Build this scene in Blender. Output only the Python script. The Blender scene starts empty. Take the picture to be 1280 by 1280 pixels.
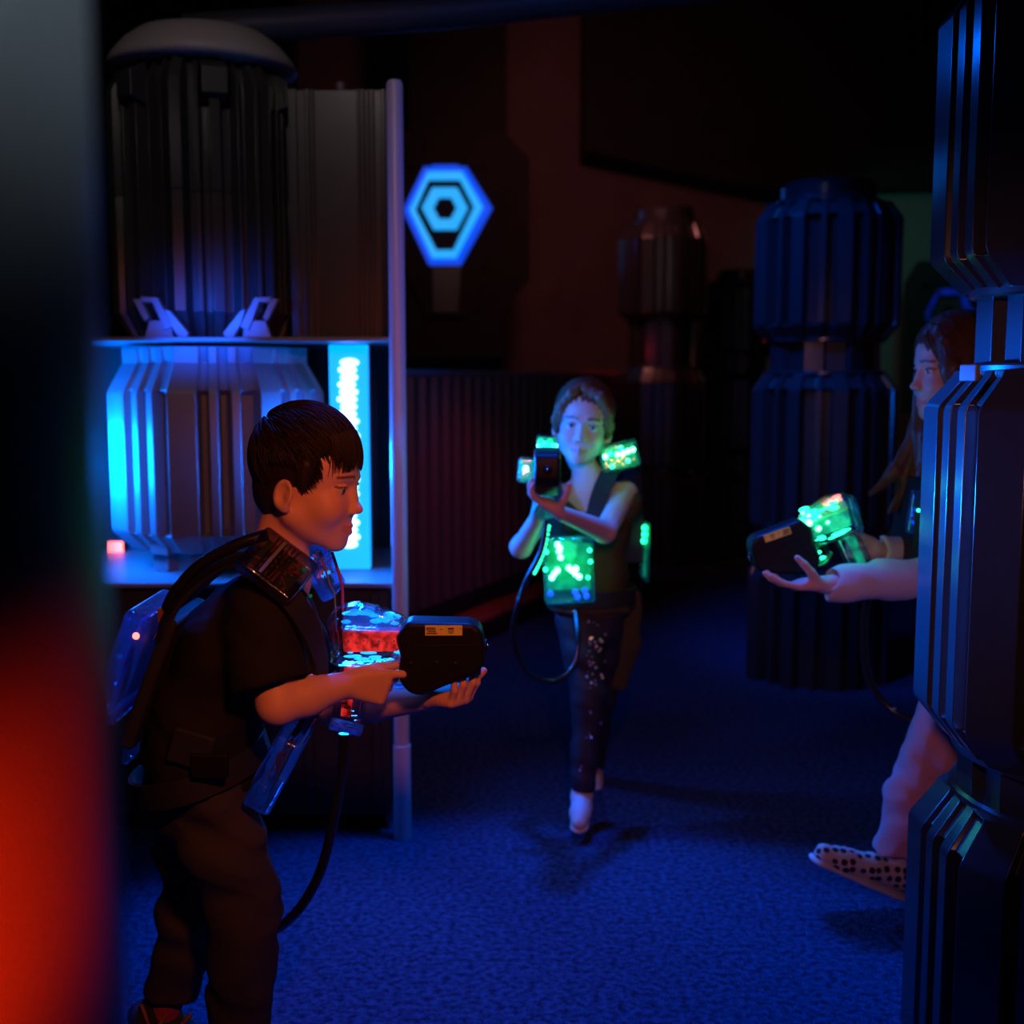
import bpy, bmesh, math, random
import numpy as np
from mathutils import Vector, Matrix

C = bpy.context.scene
COL = C.collection
random.seed(7); RNG = np.random.default_rng(7)

# ------------------------------------------------------------------ camera
CH = 1.25                                    # eye height
PITCH = math.atan(170/1500)
cam = bpy.data.cameras.new('camera'); cob = bpy.data.objects.new('camera', cam)
COL.objects.link(cob); C.camera = cob
cob.location = (0, 0, CH); cob.rotation_euler = (math.pi/2-PITCH, 0, 0)
cam.sensor_width = 36; cam.sensor_fit = 'HORIZONTAL'; cam.lens = 36*1500/1280
cam.dof.use_dof = True; cam.dof.focus_distance = 2.02; cam.dof.aperture_fstop = 2.8
cam.clip_start = .02

# ------------------------------------------------------------------ world, exposure
w = bpy.data.worlds.new('dark_hall'); C.world = w; w.use_nodes = True
w.node_tree.nodes['Background'].inputs[0].default_value = (.35, .3, .5, 1)
w.node_tree.nodes['Background'].inputs[1].default_value = .0025
C.view_settings.view_transform = 'Standard'; C.view_settings.look = 'None'
C.view_settings.exposure = 0; C.view_settings.gamma = 1

# ------------------------------------------------------------------ unseen lights, some inside the view
def lamp(kind, loc, target, col, power, size=.2, angle=60, blend=.6, spread=None):
    l = bpy.data.lights.new('unseen_light', kind); l.color = col; l.energy = power
    if kind == 'SPOT': l.spot_size = math.radians(angle); l.spot_blend = blend; l.shadow_soft_size = size
    elif kind == 'AREA':
        l.size = size
        if spread: l.spread = math.radians(spread)
    else: l.shadow_soft_size = size
    o = bpy.data.objects.new('unseen_light', l); COL.objects.link(o); o.location = loc
    d = Vector(target)-Vector(loc); o.rotation_euler = d.to_track_quat('-Z', 'Y').to_euler()
    return o
BLUE = (.0, .10, 1.0); RED = (1, .03, .01)
# blue floods over the floor, from the ceiling
lamp('SPOT', (.0, 3.05, 3.4), (.0, 2.25, 0), BLUE, 600, .08, 38, .40)
lamp('SPOT', (.6, 4.4, 3.1), (.45, 4.3, 0), (.0, .17, 1), 80, .12, 75, .9)
lamp('SPOT', (-.15, 4.3, 2.9), (-.42, 5.05, 1.27), BLUE, 14, .05, 18, .8)  # added spot, brightens the left end of the fence's top rail
# warm light from the camera side for the boy, a spot added for the girl on the right
lamp('SPOT', (.14, .52, 1.70), (-.24, 2.3, .82), (1, .22, .085), 44, .07, 58, .9)
lamp('SPOT', (-.08, .3, 1.5), (.90, 2.7, .85), (1, .36, .26), 32, .06, 40, .9)
lamp('AREA', (-.5, .95, 2.9), (-.7, 3.4, 2.0), (1, .80, .78), .8, .35, spread=70)
# red lamp beside the near pillar, cool spot added for the glint at its top
lamp('SPOT', (-.118, .03, .98), (-.20, .42, 1.07), (1, .02, .0), 34, .03, 25, .9)
lamp('SPOT', (.7, .95, 2.1), (-.17, .47, 1.42), (.6, .82, 1), 45, .04, 9, .9)
# blue lamp box left of the drum, hidden behind the near pillar; a small unseen lamp in front of the claw brackets
lamp('AREA', (-1.25, 3.24, 1.02), (-.95, 3.45, 1.02), (0, .15, 1), 26.0, .22, spread=160)
lamp('AREA', (-.525, 3.28, 1.02), (-.80, 3.34, 1.02), (0, .14, 1), 8.0, .16, spread=150)  # added beside the niche lamp to throw its blue onto the drum
lamp('AREA', (-.82, 3.02, 1.375), (-.82, 3.30, 1.40), (0, .09, 1), .8, .22, spread=50)
# red glow in the back of the hall
lamp('SPOT', (.45, 4.1, 1.4), (-.26, 5.35, .55), RED, 16, .1, 46, .9)
lamp('SPOT', (.3, 6.8, 2.9), (.6, 9.5, 2.0), (1, .27, .25), 34, .2, 130, .8)
lamp('POINT', (.66, 7.3, 1.42), (0, 0, 0), RED, .45, .06)
# blue spots added to light the pillars
lamp('SPOT', (-.1, 4.3, 2.75), (1.2, 4.95, 1.2), (.0, .10, 1), 70, .25, 44, .5)
lamp('SPOT', (-.1, 3.95, 2.5), (.95, 2.2, 1.0), (.0, .12, 1), 34, .06, 46, .6)
lamp('SPOT', (-.33, 3.02, 1.10), (.80, 2.15, 1.0), (.0, .12, 1), 800, .05, 33, .5)  # added, carries the niche lamp's light to the right pillar
lamp('SPOT', (.2, 3.4, 2.9), (1.25, 4.9, 1.1), (.0, .10, 1), 150, .06, 36, .6)
lamp('SPOT', (1.3, 2.4, 2.9), (.1, 4.1, 2.55), BLUE, 16, .06, 50, .9)  # added to tint the ceiling duct blue
lamp('SPOT', (-.36, 2.95, 1.15), (.15, 3.25, 1.0), (.0, .14, 1), 26, .05, 60, .6)  # added, carries the niche lamp's blue to the small girl
lamp('SPOT', (2.5, 7.2, 2.4), (3.0, 9.1, 1.7), (.04, .62, .55), 22, .2, 80, .8)  # teal spot for the light on the right wall

def at(px, py, Y):
    u = (px-640)/1500; v = (640-py)/1500
    t = Y/(math.cos(PITCH)+v*math.sin(PITCH))
    return Vector((u*t, Y, CH+t*(-math.sin(PITCH)+v*math.cos(PITCH))))

# ------------------------------------------------------------------ materials
def mat(name, col=(.5, .5, .5), rough=.5, metal=0, spec=.5, emit=None, es=0, noise=None, bump=None, attr=False, coat=0, enoise=None):
    m = bpy.data.materials.new(name); m.use_nodes = True
    nt = m.node_tree; b = nt.nodes['Principled BSDF']
    b.inputs['Base Color'].default_value = (*col, 1); b.inputs['Roughness'].default_value = rough
    b.inputs['Metallic'].default_value = metal; b.inputs['Specular IOR Level'].default_value = spec
    b.inputs['Coat Weight'].default_value = coat
    if emit: b.inputs['Emission Color'].default_value = (*emit, 1); b.inputs['Emission Strength'].default_value = es
    tc = nt.nodes.new('ShaderNodeTexCoord')
    if attr:
        a = nt.nodes.new('ShaderNodeAttribute'); a.attribute_name = 'Col'
        nt.links.new(a.outputs['Color'], b.inputs['Base Color'])
    if enoise:                               # uneven glow through moulded plastic
        n = nt.nodes.new('ShaderNodeTexNoise'); n.inputs['Scale'].default_value = enoise; n.inputs['Detail'].default_value = 2
        r = nt.nodes.new('ShaderNodeMapRange'); r.inputs[1].default_value = .38; r.inputs[2].default_value = .68; r.inputs[3].default_value = .06*es; r.inputs[4].default_value = es
        nt.links.new(tc.outputs['Object'], n.inputs['Vector']); nt.links.new(n.outputs[0], r.inputs[0]); nt.links.new(r.outputs[0], b.inputs['Emission Strength'])
    if noise:                                # (scale, second colour, detail)
        n = nt.nodes.new('ShaderNodeTexNoise'); n.inputs['Scale'].default_value = noise[0]; n.inputs['Detail'].default_value = 4
        r = nt.nodes.new('ShaderNodeMapRange'); r.inputs[1].default_value = .35; r.inputs[2].default_value = .65
        mx = nt.nodes.new('ShaderNodeMix'); mx.data_type = 'RGBA'
        mx.inputs[6].default_value = (*col, 1); mx.inputs[7].default_value = (*noise[1], 1)
        nt.links.new(tc.outputs['Object'], n.inputs['Vector']); nt.links.new(n.outputs[0], r.inputs[0])
        nt.links.new(r.outputs[0], mx.inputs[0]); nt.links.new(mx.outputs[2], b.inputs['Base Color'])
    if bump:                                 # (scale, strength, distance)
        n = nt.nodes.new('ShaderNodeTexNoise'); n.inputs['Scale'].default_value = bump[0]; n.inputs['Detail'].default_value = 3
        bp = nt.nodes.new('ShaderNodeBump'); bp.inputs['Strength'].default_value = bump[1]; bp.inputs['Distance'].default_value = bump[2]
        nt.links.new(tc.outputs['Object'], n.inputs['Vector']); nt.links.new(n.outputs[0], bp.inputs['Height'])
        nt.links.new(bp.outputs[0], b.inputs['Normal'])
    return m

def clear(name, tint, gloss=.18, rough=.06, glow=None, gs=0, veil=0):
    """thin clear plastic: tinted transparency under a glossy skin; a milky part spreads the light of the lamps inside"""
    m = bpy.data.materials.new(name); m.use_nodes = True; nt = m.node_tree; nt.nodes.clear()
    out = nt.nodes.new('ShaderNodeOutputMaterial')
    tr = nt.nodes.new('ShaderNodeBsdfTransparent'); tr.inputs[0].default_value = (*tint, 1)
    gl = nt.nodes.new('ShaderNodeBsdfGlossy'); gl.inputs['Roughness'].default_value = rough
    tc = nt.nodes.new('ShaderNodeTexCoord'); n = nt.nodes.new('ShaderNodeTexNoise'); n.inputs['Scale'].default_value = 45
    bp = nt.nodes.new('ShaderNodeBump'); bp.inputs['Strength'].default_value = .5; bp.inputs['Distance'].default_value = .004
    nt.links.new(tc.outputs['Object'], n.inputs['Vector']); nt.links.new(n.outputs[0], bp.inputs['Height'])
    nt.links.new(bp.outputs[0], gl.inputs['Normal'])
    fr = nt.nodes.new('ShaderNodeLayerWeight'); fr.inputs[0].default_value = .35
    mr = nt.nodes.new('ShaderNodeMapRange'); mr.inputs[3].default_value = gloss*.5; mr.inputs[4].default_value = min(1, gloss*3)
    nt.links.new(fr.outputs['Facing'], mr.inputs[0])
    mx = nt.nodes.new('ShaderNodeMixShader'); nt.links.new(mr.outputs[0], mx.inputs[0])
    last = tr
    if veil:
        df = nt.nodes.new('ShaderNodeBsdfTranslucent'); df.inputs[0].default_value = (*[min(1, c*.9+.05) for c in tint], 1)
        m2 = nt.nodes.new('ShaderNodeMixShader'); m2.inputs[0].default_value = veil
        nt.links.new(tr.outputs[0], m2.inputs[1]); nt.links.new(df.outputs[0], m2.inputs[2]); last = m2
    nt.links.new(last.outputs[0], mx.inputs[1]); nt.links.new(gl.outputs[0], mx.inputs[2])
    nt.links.new(mx.outputs[0], out.inputs[0])
    return m

M = dict(
  black_plastic=mat('black_plastic', (.022, .021, .022), .34, spec=.5, bump=(6, .15, .01)),
  pillar=mat('moulded_grey_plastic', (.030, .028, .030), .22, spec=.6, bump=(7, .12, .008)),
  drum=mat('grey_drum_plastic', (.15, .145, .16), .38, spec=.5, bump=(7, .12, .006)),
  column=mat('dark_column_plastic', (.045, .042, .043), .30, spec=.55, bump=(7, .12, .006)),
  dome=mat('dome_plastic', (.42, .38, .39), .5, spec=.4),
  cabinet=mat('cabinet_paint', (.03, .028, .026), .6, noise=(8, (.022, .02, .02))),
  claw=mat('claw_plastic', (.30, .30, .36), .45),
  near=mat('near_pillar_paint', (.14, .125, .125), .42, noise=(9, (.12, .11, .11))),
  shelf=mat('shelf_sheet', (.2, .2, .22), .4),
  steel=mat('post_steel', (.62, .58, .66), .4, metal=.1, bump=(20, .1, .002)),
  carpet=mat('carpet_pile', (.085, .11, .23), .95, spec=.1, noise=(62, (.022, .03, .07)), bump=(170, 1, .02)),
  wall=mat('wall_paint', (.13, .085, .09), .85, spec=.2, noise=(3, (.11, .07, .075))),
  greenlit_wall=mat('green_lit_wall_tint', (.10, .14, .13), .85, spec=.2),  # base colour carries the green light falling on this wall
  dark=mat('dark_paint', (.012, .01, .011), .8, spec=.2, noise=(4, (.009, .008, .009))),
  duct=mat('duct_paint', (.06, .06, .07), .5),
  fence=mat('fence_sheet', (.06, .05, .055), .35, spec=.5),
  kick=mat('kick_panel_paint', (.45, .14, .09), .6),
  rubber=mat('hose_rubber', (.012, .012, .013), .25, spec=.6, bump=(60, .2, .001)),
  webbing=mat('strap_webbing', (.012, .012, .014), .75, bump=(300, .6, .001)),
  gunblack=mat('gun_black_plastic', (.010, .009, .009), .46, spec=.22, bump=(35, .15, .002)),
  sticker=mat('yellow_sticker', (.92, .74, .16), .5),
  ink=mat('sticker_ink', (.09, .05, .02), .6),
  metal=mat('bright_metal', (.6, .6, .62), .25, metal=1),
  circuit=mat('circuit_board', (.05, .12, .06), .5),
  copper=mat('copper_parts', (.55, .2, .06), .35, metal=.6),
  hairdark=mat('dark_brown_hair', (.020, .011, .008), .58, spec=.25),
  hairfair=mat('light_brown_hair', (.20, .085, .04), .5, spec=.35),
  hairbrown=mat('brown_hair', (.10, .042, .02), .45, spec=.4),
  skin=mat('skin', (.6, .34, .25), .5, spec=.35, attr=True),
  eyeball=mat('eyeball', (.7, .7, .7), .15, spec=.6, attr=True),
  blacktee=mat('black_cotton', (.017, .014, .014), .9, spec=.15, bump=(500, .4, .0006)),
  trousers=mat('grey_trousers_cloth', (.058, .048, .052), .92, spec=.15, bump=(420, .5, .0008)),
  olive=mat('olive_cloth', (.07, .06, .032), .9, spec=.15, bump=(400, .5, .0008)),
  leggings=mat('dark_denim', (.02, .022, .035), .7, bump=(400, .4, .0006)),
  sequin=mat('sequin', (.8, .8, .9), .35, metal=.5),
  cream=mat('cream_cotton', (.62, .50, .47), .9, spec=.15, bump=(400, .4, .0006)),
  pink=mat('pink_trousers_cloth', (.62, .27, .32), .9, spec=.15, bump=(400, .4, .0006)),
  whiteshoe=mat('pale_shoe_fabric', (.62, .6, .6), .7),
  sole=mat('shoe_sole_rubber', (.7, .62, .6), .6),
  darkshoe=mat('dark_shoe_fabric', (.03, .028, .03), .7),
  orange_trim=mat('orange_shoe_trim', (.45, .16, .05), .6),
  redsock=mat('red_sock', (.5, .04, .06), .9),
  orangelamp=mat('orange_lamp_lens', (.9, .3, .2), .3, emit=(1, .10, .045), es=6),
  led_white=mat('white_hot_leds', (.9, .9, .9), .3, emit=(.09, .17, 1), es=13),
  led_cyan=mat('cyan_diffuser', (.1, .4, .6), .4, emit=(.0, .34, .95), es=1.5),
  led_blue=mat('blue_lamp', (.1, .1, .6), .3, emit=(.0, .09, 1), es=1.6),
  ring_cyan=mat('cyan_ring_lens', (.1, .5, .7), .4, emit=(.0, .34, .85), es=1.15),
  halo_spill=mat('blue_halo_spill', (.0, .1, .6), .4, emit=(.0, .06, .75), es=1.0),
  gun_blue=mat('blue_gun_led', (.1, .4, .8), .3, emit=(.0, .28, 1), es=3.2),
  gun_red=mat('red_gun_glow', (.5, .06, .04), .4, emit=(1, .035, .03), es=1.0, enoise=70),
  blue_dim=mat('dim_blue_glow', (.02, .05, .4), .4, emit=(0, .03, 1), es=.22, enoise=14),
  gun_green=mat('green_gun_led', (.1, .8, .4), .3, emit=(.02, 1, .38), es=4.2),
  gun_greenlow=mat('green_gun_glow', (.05, .4, .25), .4, emit=(.0, .50, .27), es=.75, enoise=48),
  gun_white=mat('pale_green_led', (.8, 1, .9), .3, emit=(.10, 1, .5), es=11),
  gun_coral=mat('coral_gun_led', (.9, .3, .3), .3, emit=(1, .14, .12), es=4),
  green_mark=mat('green_glow_mark', (.0, .3, .1), .4, emit=(.0, .35, .1), es=.25),  # faint green emission built in
)
M['clear'] = clear('clear_plastic', (.90, .88, .90), .16)
M['clear_blue'] = clear('blue_clear_plastic', (.55, .7, 1), .2, veil=.25)
M['clear_green'] = clear('green_clear_plastic', (.55, 1, .8), .2, veil=.25)
M['smoke'] = clear('smoked_clear_plastic', (.55, .50, .52), .26, rough=.12, veil=.12)

# ------------------------------------------------------------------ object helpers
def link(o, parent=None):
    COL.objects.link(o)
    if parent: o.parent = parent
    return o
def tag(o, label=None, cat=None, group=None, kind=None):
    if label: o['label'] = label
    if cat: o['category'] = cat
    if group: o['group'] = group
    if kind: o['kind'] = kind
    return o
def empty(name, loc=(0, 0, 0), label=None, cat=None, group=None, rz=0):
    o = bpy.data.objects.new(name, None); COL.objects.link(o); o.location = loc; o.rotation_euler = (0, 0, rz)
    o.empty_display_size = .05
    return tag(o, label, cat, group)
def rehang(ch, parent):                      # parent a piece built in world coordinates, keeping it in place
    bpy.context.view_layer.update()
    ch.parent = parent; ch.matrix_parent_inverse = parent.matrix_world.inverted()
    return ch
def obj(name, bm, m, parent=None, smooth=False, bevel=0, segs=2, keep=False, sharp=None):
    me = bpy.data.meshes.new(name); bmesh.ops.recalc_face_normals(bm, faces=bm.faces); bm.to_mesh(me); bm.free()
    ms = m if isinstance(m, (list, tuple)) else [m]
    for x in ms: me.materials.append(x)
    if smooth:
        me.shade_smooth()
        if sharp is not None: me.set_sharp_from_angle(angle=math.radians(sharp))
    o = bpy.data.objects.new(name, me); COL.objects.link(o)
    if bevel:
        b = o.modifiers.new('bevel', 'BEVEL'); b.width = bevel; b.segments = segs; b.limit_method = 'ANGLE'; b.angle_limit = math.radians(28)
        b.harden_normals = True; me.shade_smooth()
    if parent:
        if keep: rehang(o, parent)
        else: o.parent = parent
    return o
def add_box(bm, c, h, R=None):
    vs = []
    for sx in (-1, 1):
        for sy in (-1, 1):
            for sz in (-1, 1):
                v = Vector((sx*h[0], sy*h[1], sz*h[2]))
                if R: v = R @ v
                vs.append(bm.verts.new(Vector(c)+v))
    for f in ((0, 1, 3, 2), (4, 6, 7, 5), (0, 4, 5, 1), (2, 3, 7, 6), (0, 2, 6, 4), (1, 5, 7, 3)):
        bm.faces.new([vs[i] for i in f])
def box(name, c, h, m, parent=None, R=None, bevel=0, keep=False):
    bm = bmesh.new(); add_box(bm, c, h, R); return obj(name, bm, m, parent, bevel=bevel, keep=keep)
def add_tube(bm, pts, rad, n=10, cap=True):
    pts = [Vector(p) for p in pts]; rings = []
    up = Vector((0, 0, 1)); prev = None
    for i, p in enumerate(pts):
        t = (pts[min(i+1, len(pts)-1)]-pts[max(i-1, 0)]).normalized()
        if prev is None:
            a = t.cross(up if abs(t.z) < .9 else Vector((1, 0, 0))).normalized()
        else: a = (prev-t*prev.dot(t)).normalized()
        prev = a; b = t.cross(a)
        r = rad[i] if isinstance(rad, (list, tuple)) else rad
        rings.append([bm.verts.new(p+(a*math.cos(k*2*math.pi/n)+b*math.sin(k*2*math.pi/n))*r) for k in range(n)])
    for r0, r1 in zip(rings, rings[1:]):
        for k in range(n): bm.faces.new((r0[k], r0[(k+1) % n], r1[(k+1) % n], r1[k]))
    if cap and n > 2:
        bm.faces.new(rings[0][::-1]); bm.faces.new(rings[-1])
def spline(pts, n=10):
    pts = [Vector(p) for p in pts]; P = [pts[0]]+pts+[pts[-1]]; out = []
    for i in range(1, len(P)-2):
        for k in range(n):
            t = k/n; a, b, c, d = P[i-1:i+3]
            out.append(.5*((2*b)+(c-a)*t+(2*a-5*b+4*c-d)*t*t+(3*b-a-3*c+d)*t**3))
    out.append(pts[-1]); return out
def tube(name, pts, r, m, parent=None, n=10, keep=False):
    bm = bmesh.new(); add_tube(bm, pts, r, n); return obj(name, bm, m, parent, smooth=True, sharp=60, keep=keep)
def add_lathe(bm, prof, n=32, c=(0, 0, 0)):
    rings = []
    for r, z in prof:
        rings.append([bm.verts.new((c[0]+r*math.cos(k*2*math.pi/n), c[1]+r*math.sin(k*2*math.pi/n), c[2]+z)) for k in range(n)])
    for a, b in zip(rings, rings[1:]):
        for k in range(n): bm.faces.new((a[k], a[(k+1) % n], b[(k+1) % n], b[k]))
    bm.faces.new(rings[0][::-1]); bm.faces.new(rings[-1])
def add_prism(bm, poly, half, F=None):       # polygon in (x, z) extruded to +-half in y
    a = [bm.verts.new((p[0], -half, p[1])) for p in poly]; b = [bm.verts.new((p[0], half, p[1])) for p in poly]
    n = len(poly); bm.faces.new(a); bm.faces.new(b[::-1])
    for i in range(n): bm.faces.new((a[i], b[i], b[(i+1) % n], a[(i+1) % n]))
def add_ball(bm, c, r, seg=10, rings=7, sc=(1, 1, 1)):
    Mx = Matrix.Translation(Vector(c)) @ Matrix.Diagonal((*sc, 1))
    bmesh.ops.create_uvsphere(bm, u_segments=seg, v_segments=rings, radius=r, matrix=Mx)

# ------------------------------------------------------------------ fluted drums
def flute_section(rep, pattern):
    """pattern: list of (fraction of the period, 1 = proud, 0 = groove)"""
    out = []
    for i in range(rep):
        for f, h in pattern: out.append(((i+f)*2*math.pi/rep, h))
    return out
PANEL3 = [(.00, 1), (.30, 1), (.335, 0), (.405, 0), (.44, 1), (.54, 1), (.575, 0), (.655, 0), (.69, 1), (.79, 1), (.825, 0), (.965, 0)]
PANEL2 = [(.00, 1), (.36, 1), (.40, 0), (.53, 0), (.57, 1), (.76, 1), (.80, 0), (.96, 0)]
NARROW = [(.00, 1), (.40, 1), (.47, 0), (.93, 0)]
def add_fluted(bm, prof, sec, rot=0, groove=.03, facets=8):
    """prof: (z, radius, groove factor). radii bend to a facetted outline of 'facets' sides"""
    rings = []
    for z, R, g in prof:
        ring = []
        for a, h in sec:
            t = (a % (2*math.pi/facets))-math.pi/facets
            q = (math.cos(math.pi/facets)/math.cos(t)) if facets else 1
            q = .9*q+.1
            r = R*q-(0 if h else groove*g)
            ring.append(bm.verts.new((r*math.cos(a+rot), r*math.sin(a+rot), z)))
        rings.append(ring)
    n = len(sec)
    for a, b in zip(rings, rings[1:]):
        for k in range(n): bm.faces.new((a[k], a[(k+1) % n], b[(k+1) % n], b[k]))
    bm.faces.new(rings[0][::-1]); bm.faces.new(rings[-1])

def pillar(loc, label, rot=0, R=.3, zs=None, m=None, group='fluted drum pillars', sec=PANEL3, rep=8, fine=True):
    z = zs or dict(d3=(0, .42), s3=.50, n2=(.50, .59), d2=(.66, 1.19), s2=1.26, n1=(1.26, 1.395), d1=(1.458, 1.86), s1=1.93, cap=2.02)
    m = m or M['pillar']; t = empty('drum_pillar', loc, label, 'pillar', group)
    S = flute_section(rep, sec)
    gv = .034 if fine else .055
    def dr(z0, z1, ztop, zbot):
        bm = bmesh.new(); e = .012
        p = []
        if zbot < z0-.01: p += [(zbot, R*.84, .25), (z0-.012, R*.985, .3)]
        p += [(z0, R, 1), (z1, R, 1), (z1+e, R*.985, .3), (ztop-.012, R*.87, .3), (ztop, R*.85, .0)]
        add_fluted(bm, p, S, rot, gv)
        return obj('drum', bm, m, t, bevel=.0028 if fine else 0, segs=2)
    dr(z['d3'][0], z['d3'][1], z['s3'], z['d3'][0])
    dr(*z['d2'], z['s2'], z['n2'][1])
    dr(*z['d1'], z['s1'], z['n1'][1])
    for a, b in (z['n2'], z['n1']):
        bm = bmesh.new(); add_fluted(bm, [(a-.005, R*.76, 1), (b+.005, R*.76, 1)], flute_section(8, NARROW), rot, .02)
        obj('neck', bm, m, t, bevel=.002 if fine else 0)
        bm = bmesh.new(); add_lathe(bm, [(R*.78, 0), (R*.80, .004), (R*.80, .016), (R*.78, .02)], 32, (0, 0, b-.012)); obj('ring', bm, m, t, smooth=True, sharp=30)
        bm = bmesh.new(); add_lathe(bm, [(R*.78, 0), (R*.80, .004), (R*.80, .014), (R*.78, .018)], 32, (0, 0, a-.006)); obj('ring', bm, m, t, smooth=True, sharp=30)
    h = z['cap']-z['s1']
    bm = bmesh.new(); add_lathe(bm, [(R*.70, -.004), (R*.70, h*.15), (R*.62, h*.3), (R*.62, h*.75), (R*.56, h), (R*.1, h*1.02)], 32, (0, 0, z['s1']))
    obj('cap', bm, m, t, smooth=True, sharp=30)
    return t
# ================================================================== THE SETTING
def struct(name, bm, m, bevel=0):
    return tag(obj(name, bm, m, bevel=bevel), kind='structure')
def sbox(name, c, h, m):
    bm = bmesh.new(); add_box(bm, c, h); return struct(name, bm, m)
sbox('floor', (.5, 4.2, -.05), (5.6, 5.6, .05), M['carpet'])
sbox('ceiling', (.5, 4.2, 4.35), (5.6, 5.6, .05), M['dark'])
sbox('wall_back', (.5, 9.65, 2.15), (5.6, .05, 2.15), M['wall'])
sbox('wall_left', (-5.05, 4.2, 2.15), (.05, 5.5, 2.15), M['dark'])
sbox('wall_front', (.5, -1.25, 2.15), (5.5, .05, 2.15), M['dark'])
# right wall: stretch turned toward the room, green light put into its colour
bm = bmesh.new()
add_box(bm, (3.55, 9.2, 1.6), (1.1, .05, 1.6), Matrix.Rotation(-.10, 3, 'Z')); struct('wall_right', bm, M['greenlit_wall'])
sbox('trim_1', (6.0, 4.2, 2.15), (.05, 5.4, 2.15), M['dark'])
# black painted stretches of the back wall and the low black soffit
sbox('trim_2', (-.38, 9.0, 2.15), (.32+.02, .3, 2.15), M['dark'])
bm = bmesh.new()                              # soffit: box whose underside rises toward the camera side
p0 = at(727, 198, 9.3); p1 = at(945, 244, 9.3)
zr = p1.z
V = [(p0.x, 9.55, p0.z), (p1.x, 9.55, zr), (5.9, 9.55, zr), (5.9, 9.55, 4.3), (p0.x, 9.55, 4.3)]
a = [bm.verts.new(v) for v in V]; b = [bm.verts.new((v[0], 9.0, v[2])) for v in V]
bm.faces.new(a); bm.faces.new(b[::-1])
for i in range(5): bm.faces.new((a[i], b[i], b[(i+1) % 5], a[(i+1) % 5]))
struct('trim_3', bm, M['dark'])
sbox('trim_4', (-2.4, 9.3, 2.15), (.75, .25, 2.15), M['dark'])
# ceiling duct
t = tube('air_duct', [at(230, 38, 3.9)+Vector((0, 0, .0)), at(560, 16, 4.1), at(950, -22, 4.4)], .05, M['duct'], n=20)
tag(t, 'long dark round duct across the top of the picture, tinted blue', 'duct')

# ================================================================== FENCE
fa = Vector((-.795, 4.164, 0)); fb = Vector((.70, 7.62, 0)); fd = (fb-fa); L = fd.length; ang = math.atan2(fd.y, fd.x)
f = empty('corrugated_fence', fa, 'waist-high dark corrugated fence running back from the steel post to the pillars', 'fence', rz=ang)
n = int(L/.11)
sm = None
for i in range(n):
    if sm is None:
        bm = bmesh.new()
        add_prism(bm, [(0, 0), (.022, .034), (.062, .034), (.084, 0), (.11, 0), (.11, -.006), (0, -.006)], .495)
        for v in bm.verts: v.co = Vector((v.co.x, -v.co.z, v.co.y+.755))
        s = obj('slat', bm, M['fence'], f); sm = s.data
    else:
        s = bpy.data.objects.new('slat', sm); link(s, f)
    s.location = (i*.11, 0, 0)
box('top_rail', (L/2, 0, 1.262), (L/2, .03, .014), M['shelf'], f, bevel=.004)
box('bottom_rail', (L/2, 0, .222), (L/2, .035, .038), M['dark'], f, bevel=.004)
box('curb', (L/2, 0, .04), (L/2, .05, .04), M['dark'], f, bevel=.004)
k = int(L/.8)
for i in range(k+1):
    x = i*L/k
    box('post', (x, .03, .62), (.022, .022, .62), M['dark'], f)
    if i < k: box('kick_panel', (x+L/k/2, .0, .132), (L/k/2-.024, .008, .052), M['kick'], f)

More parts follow.
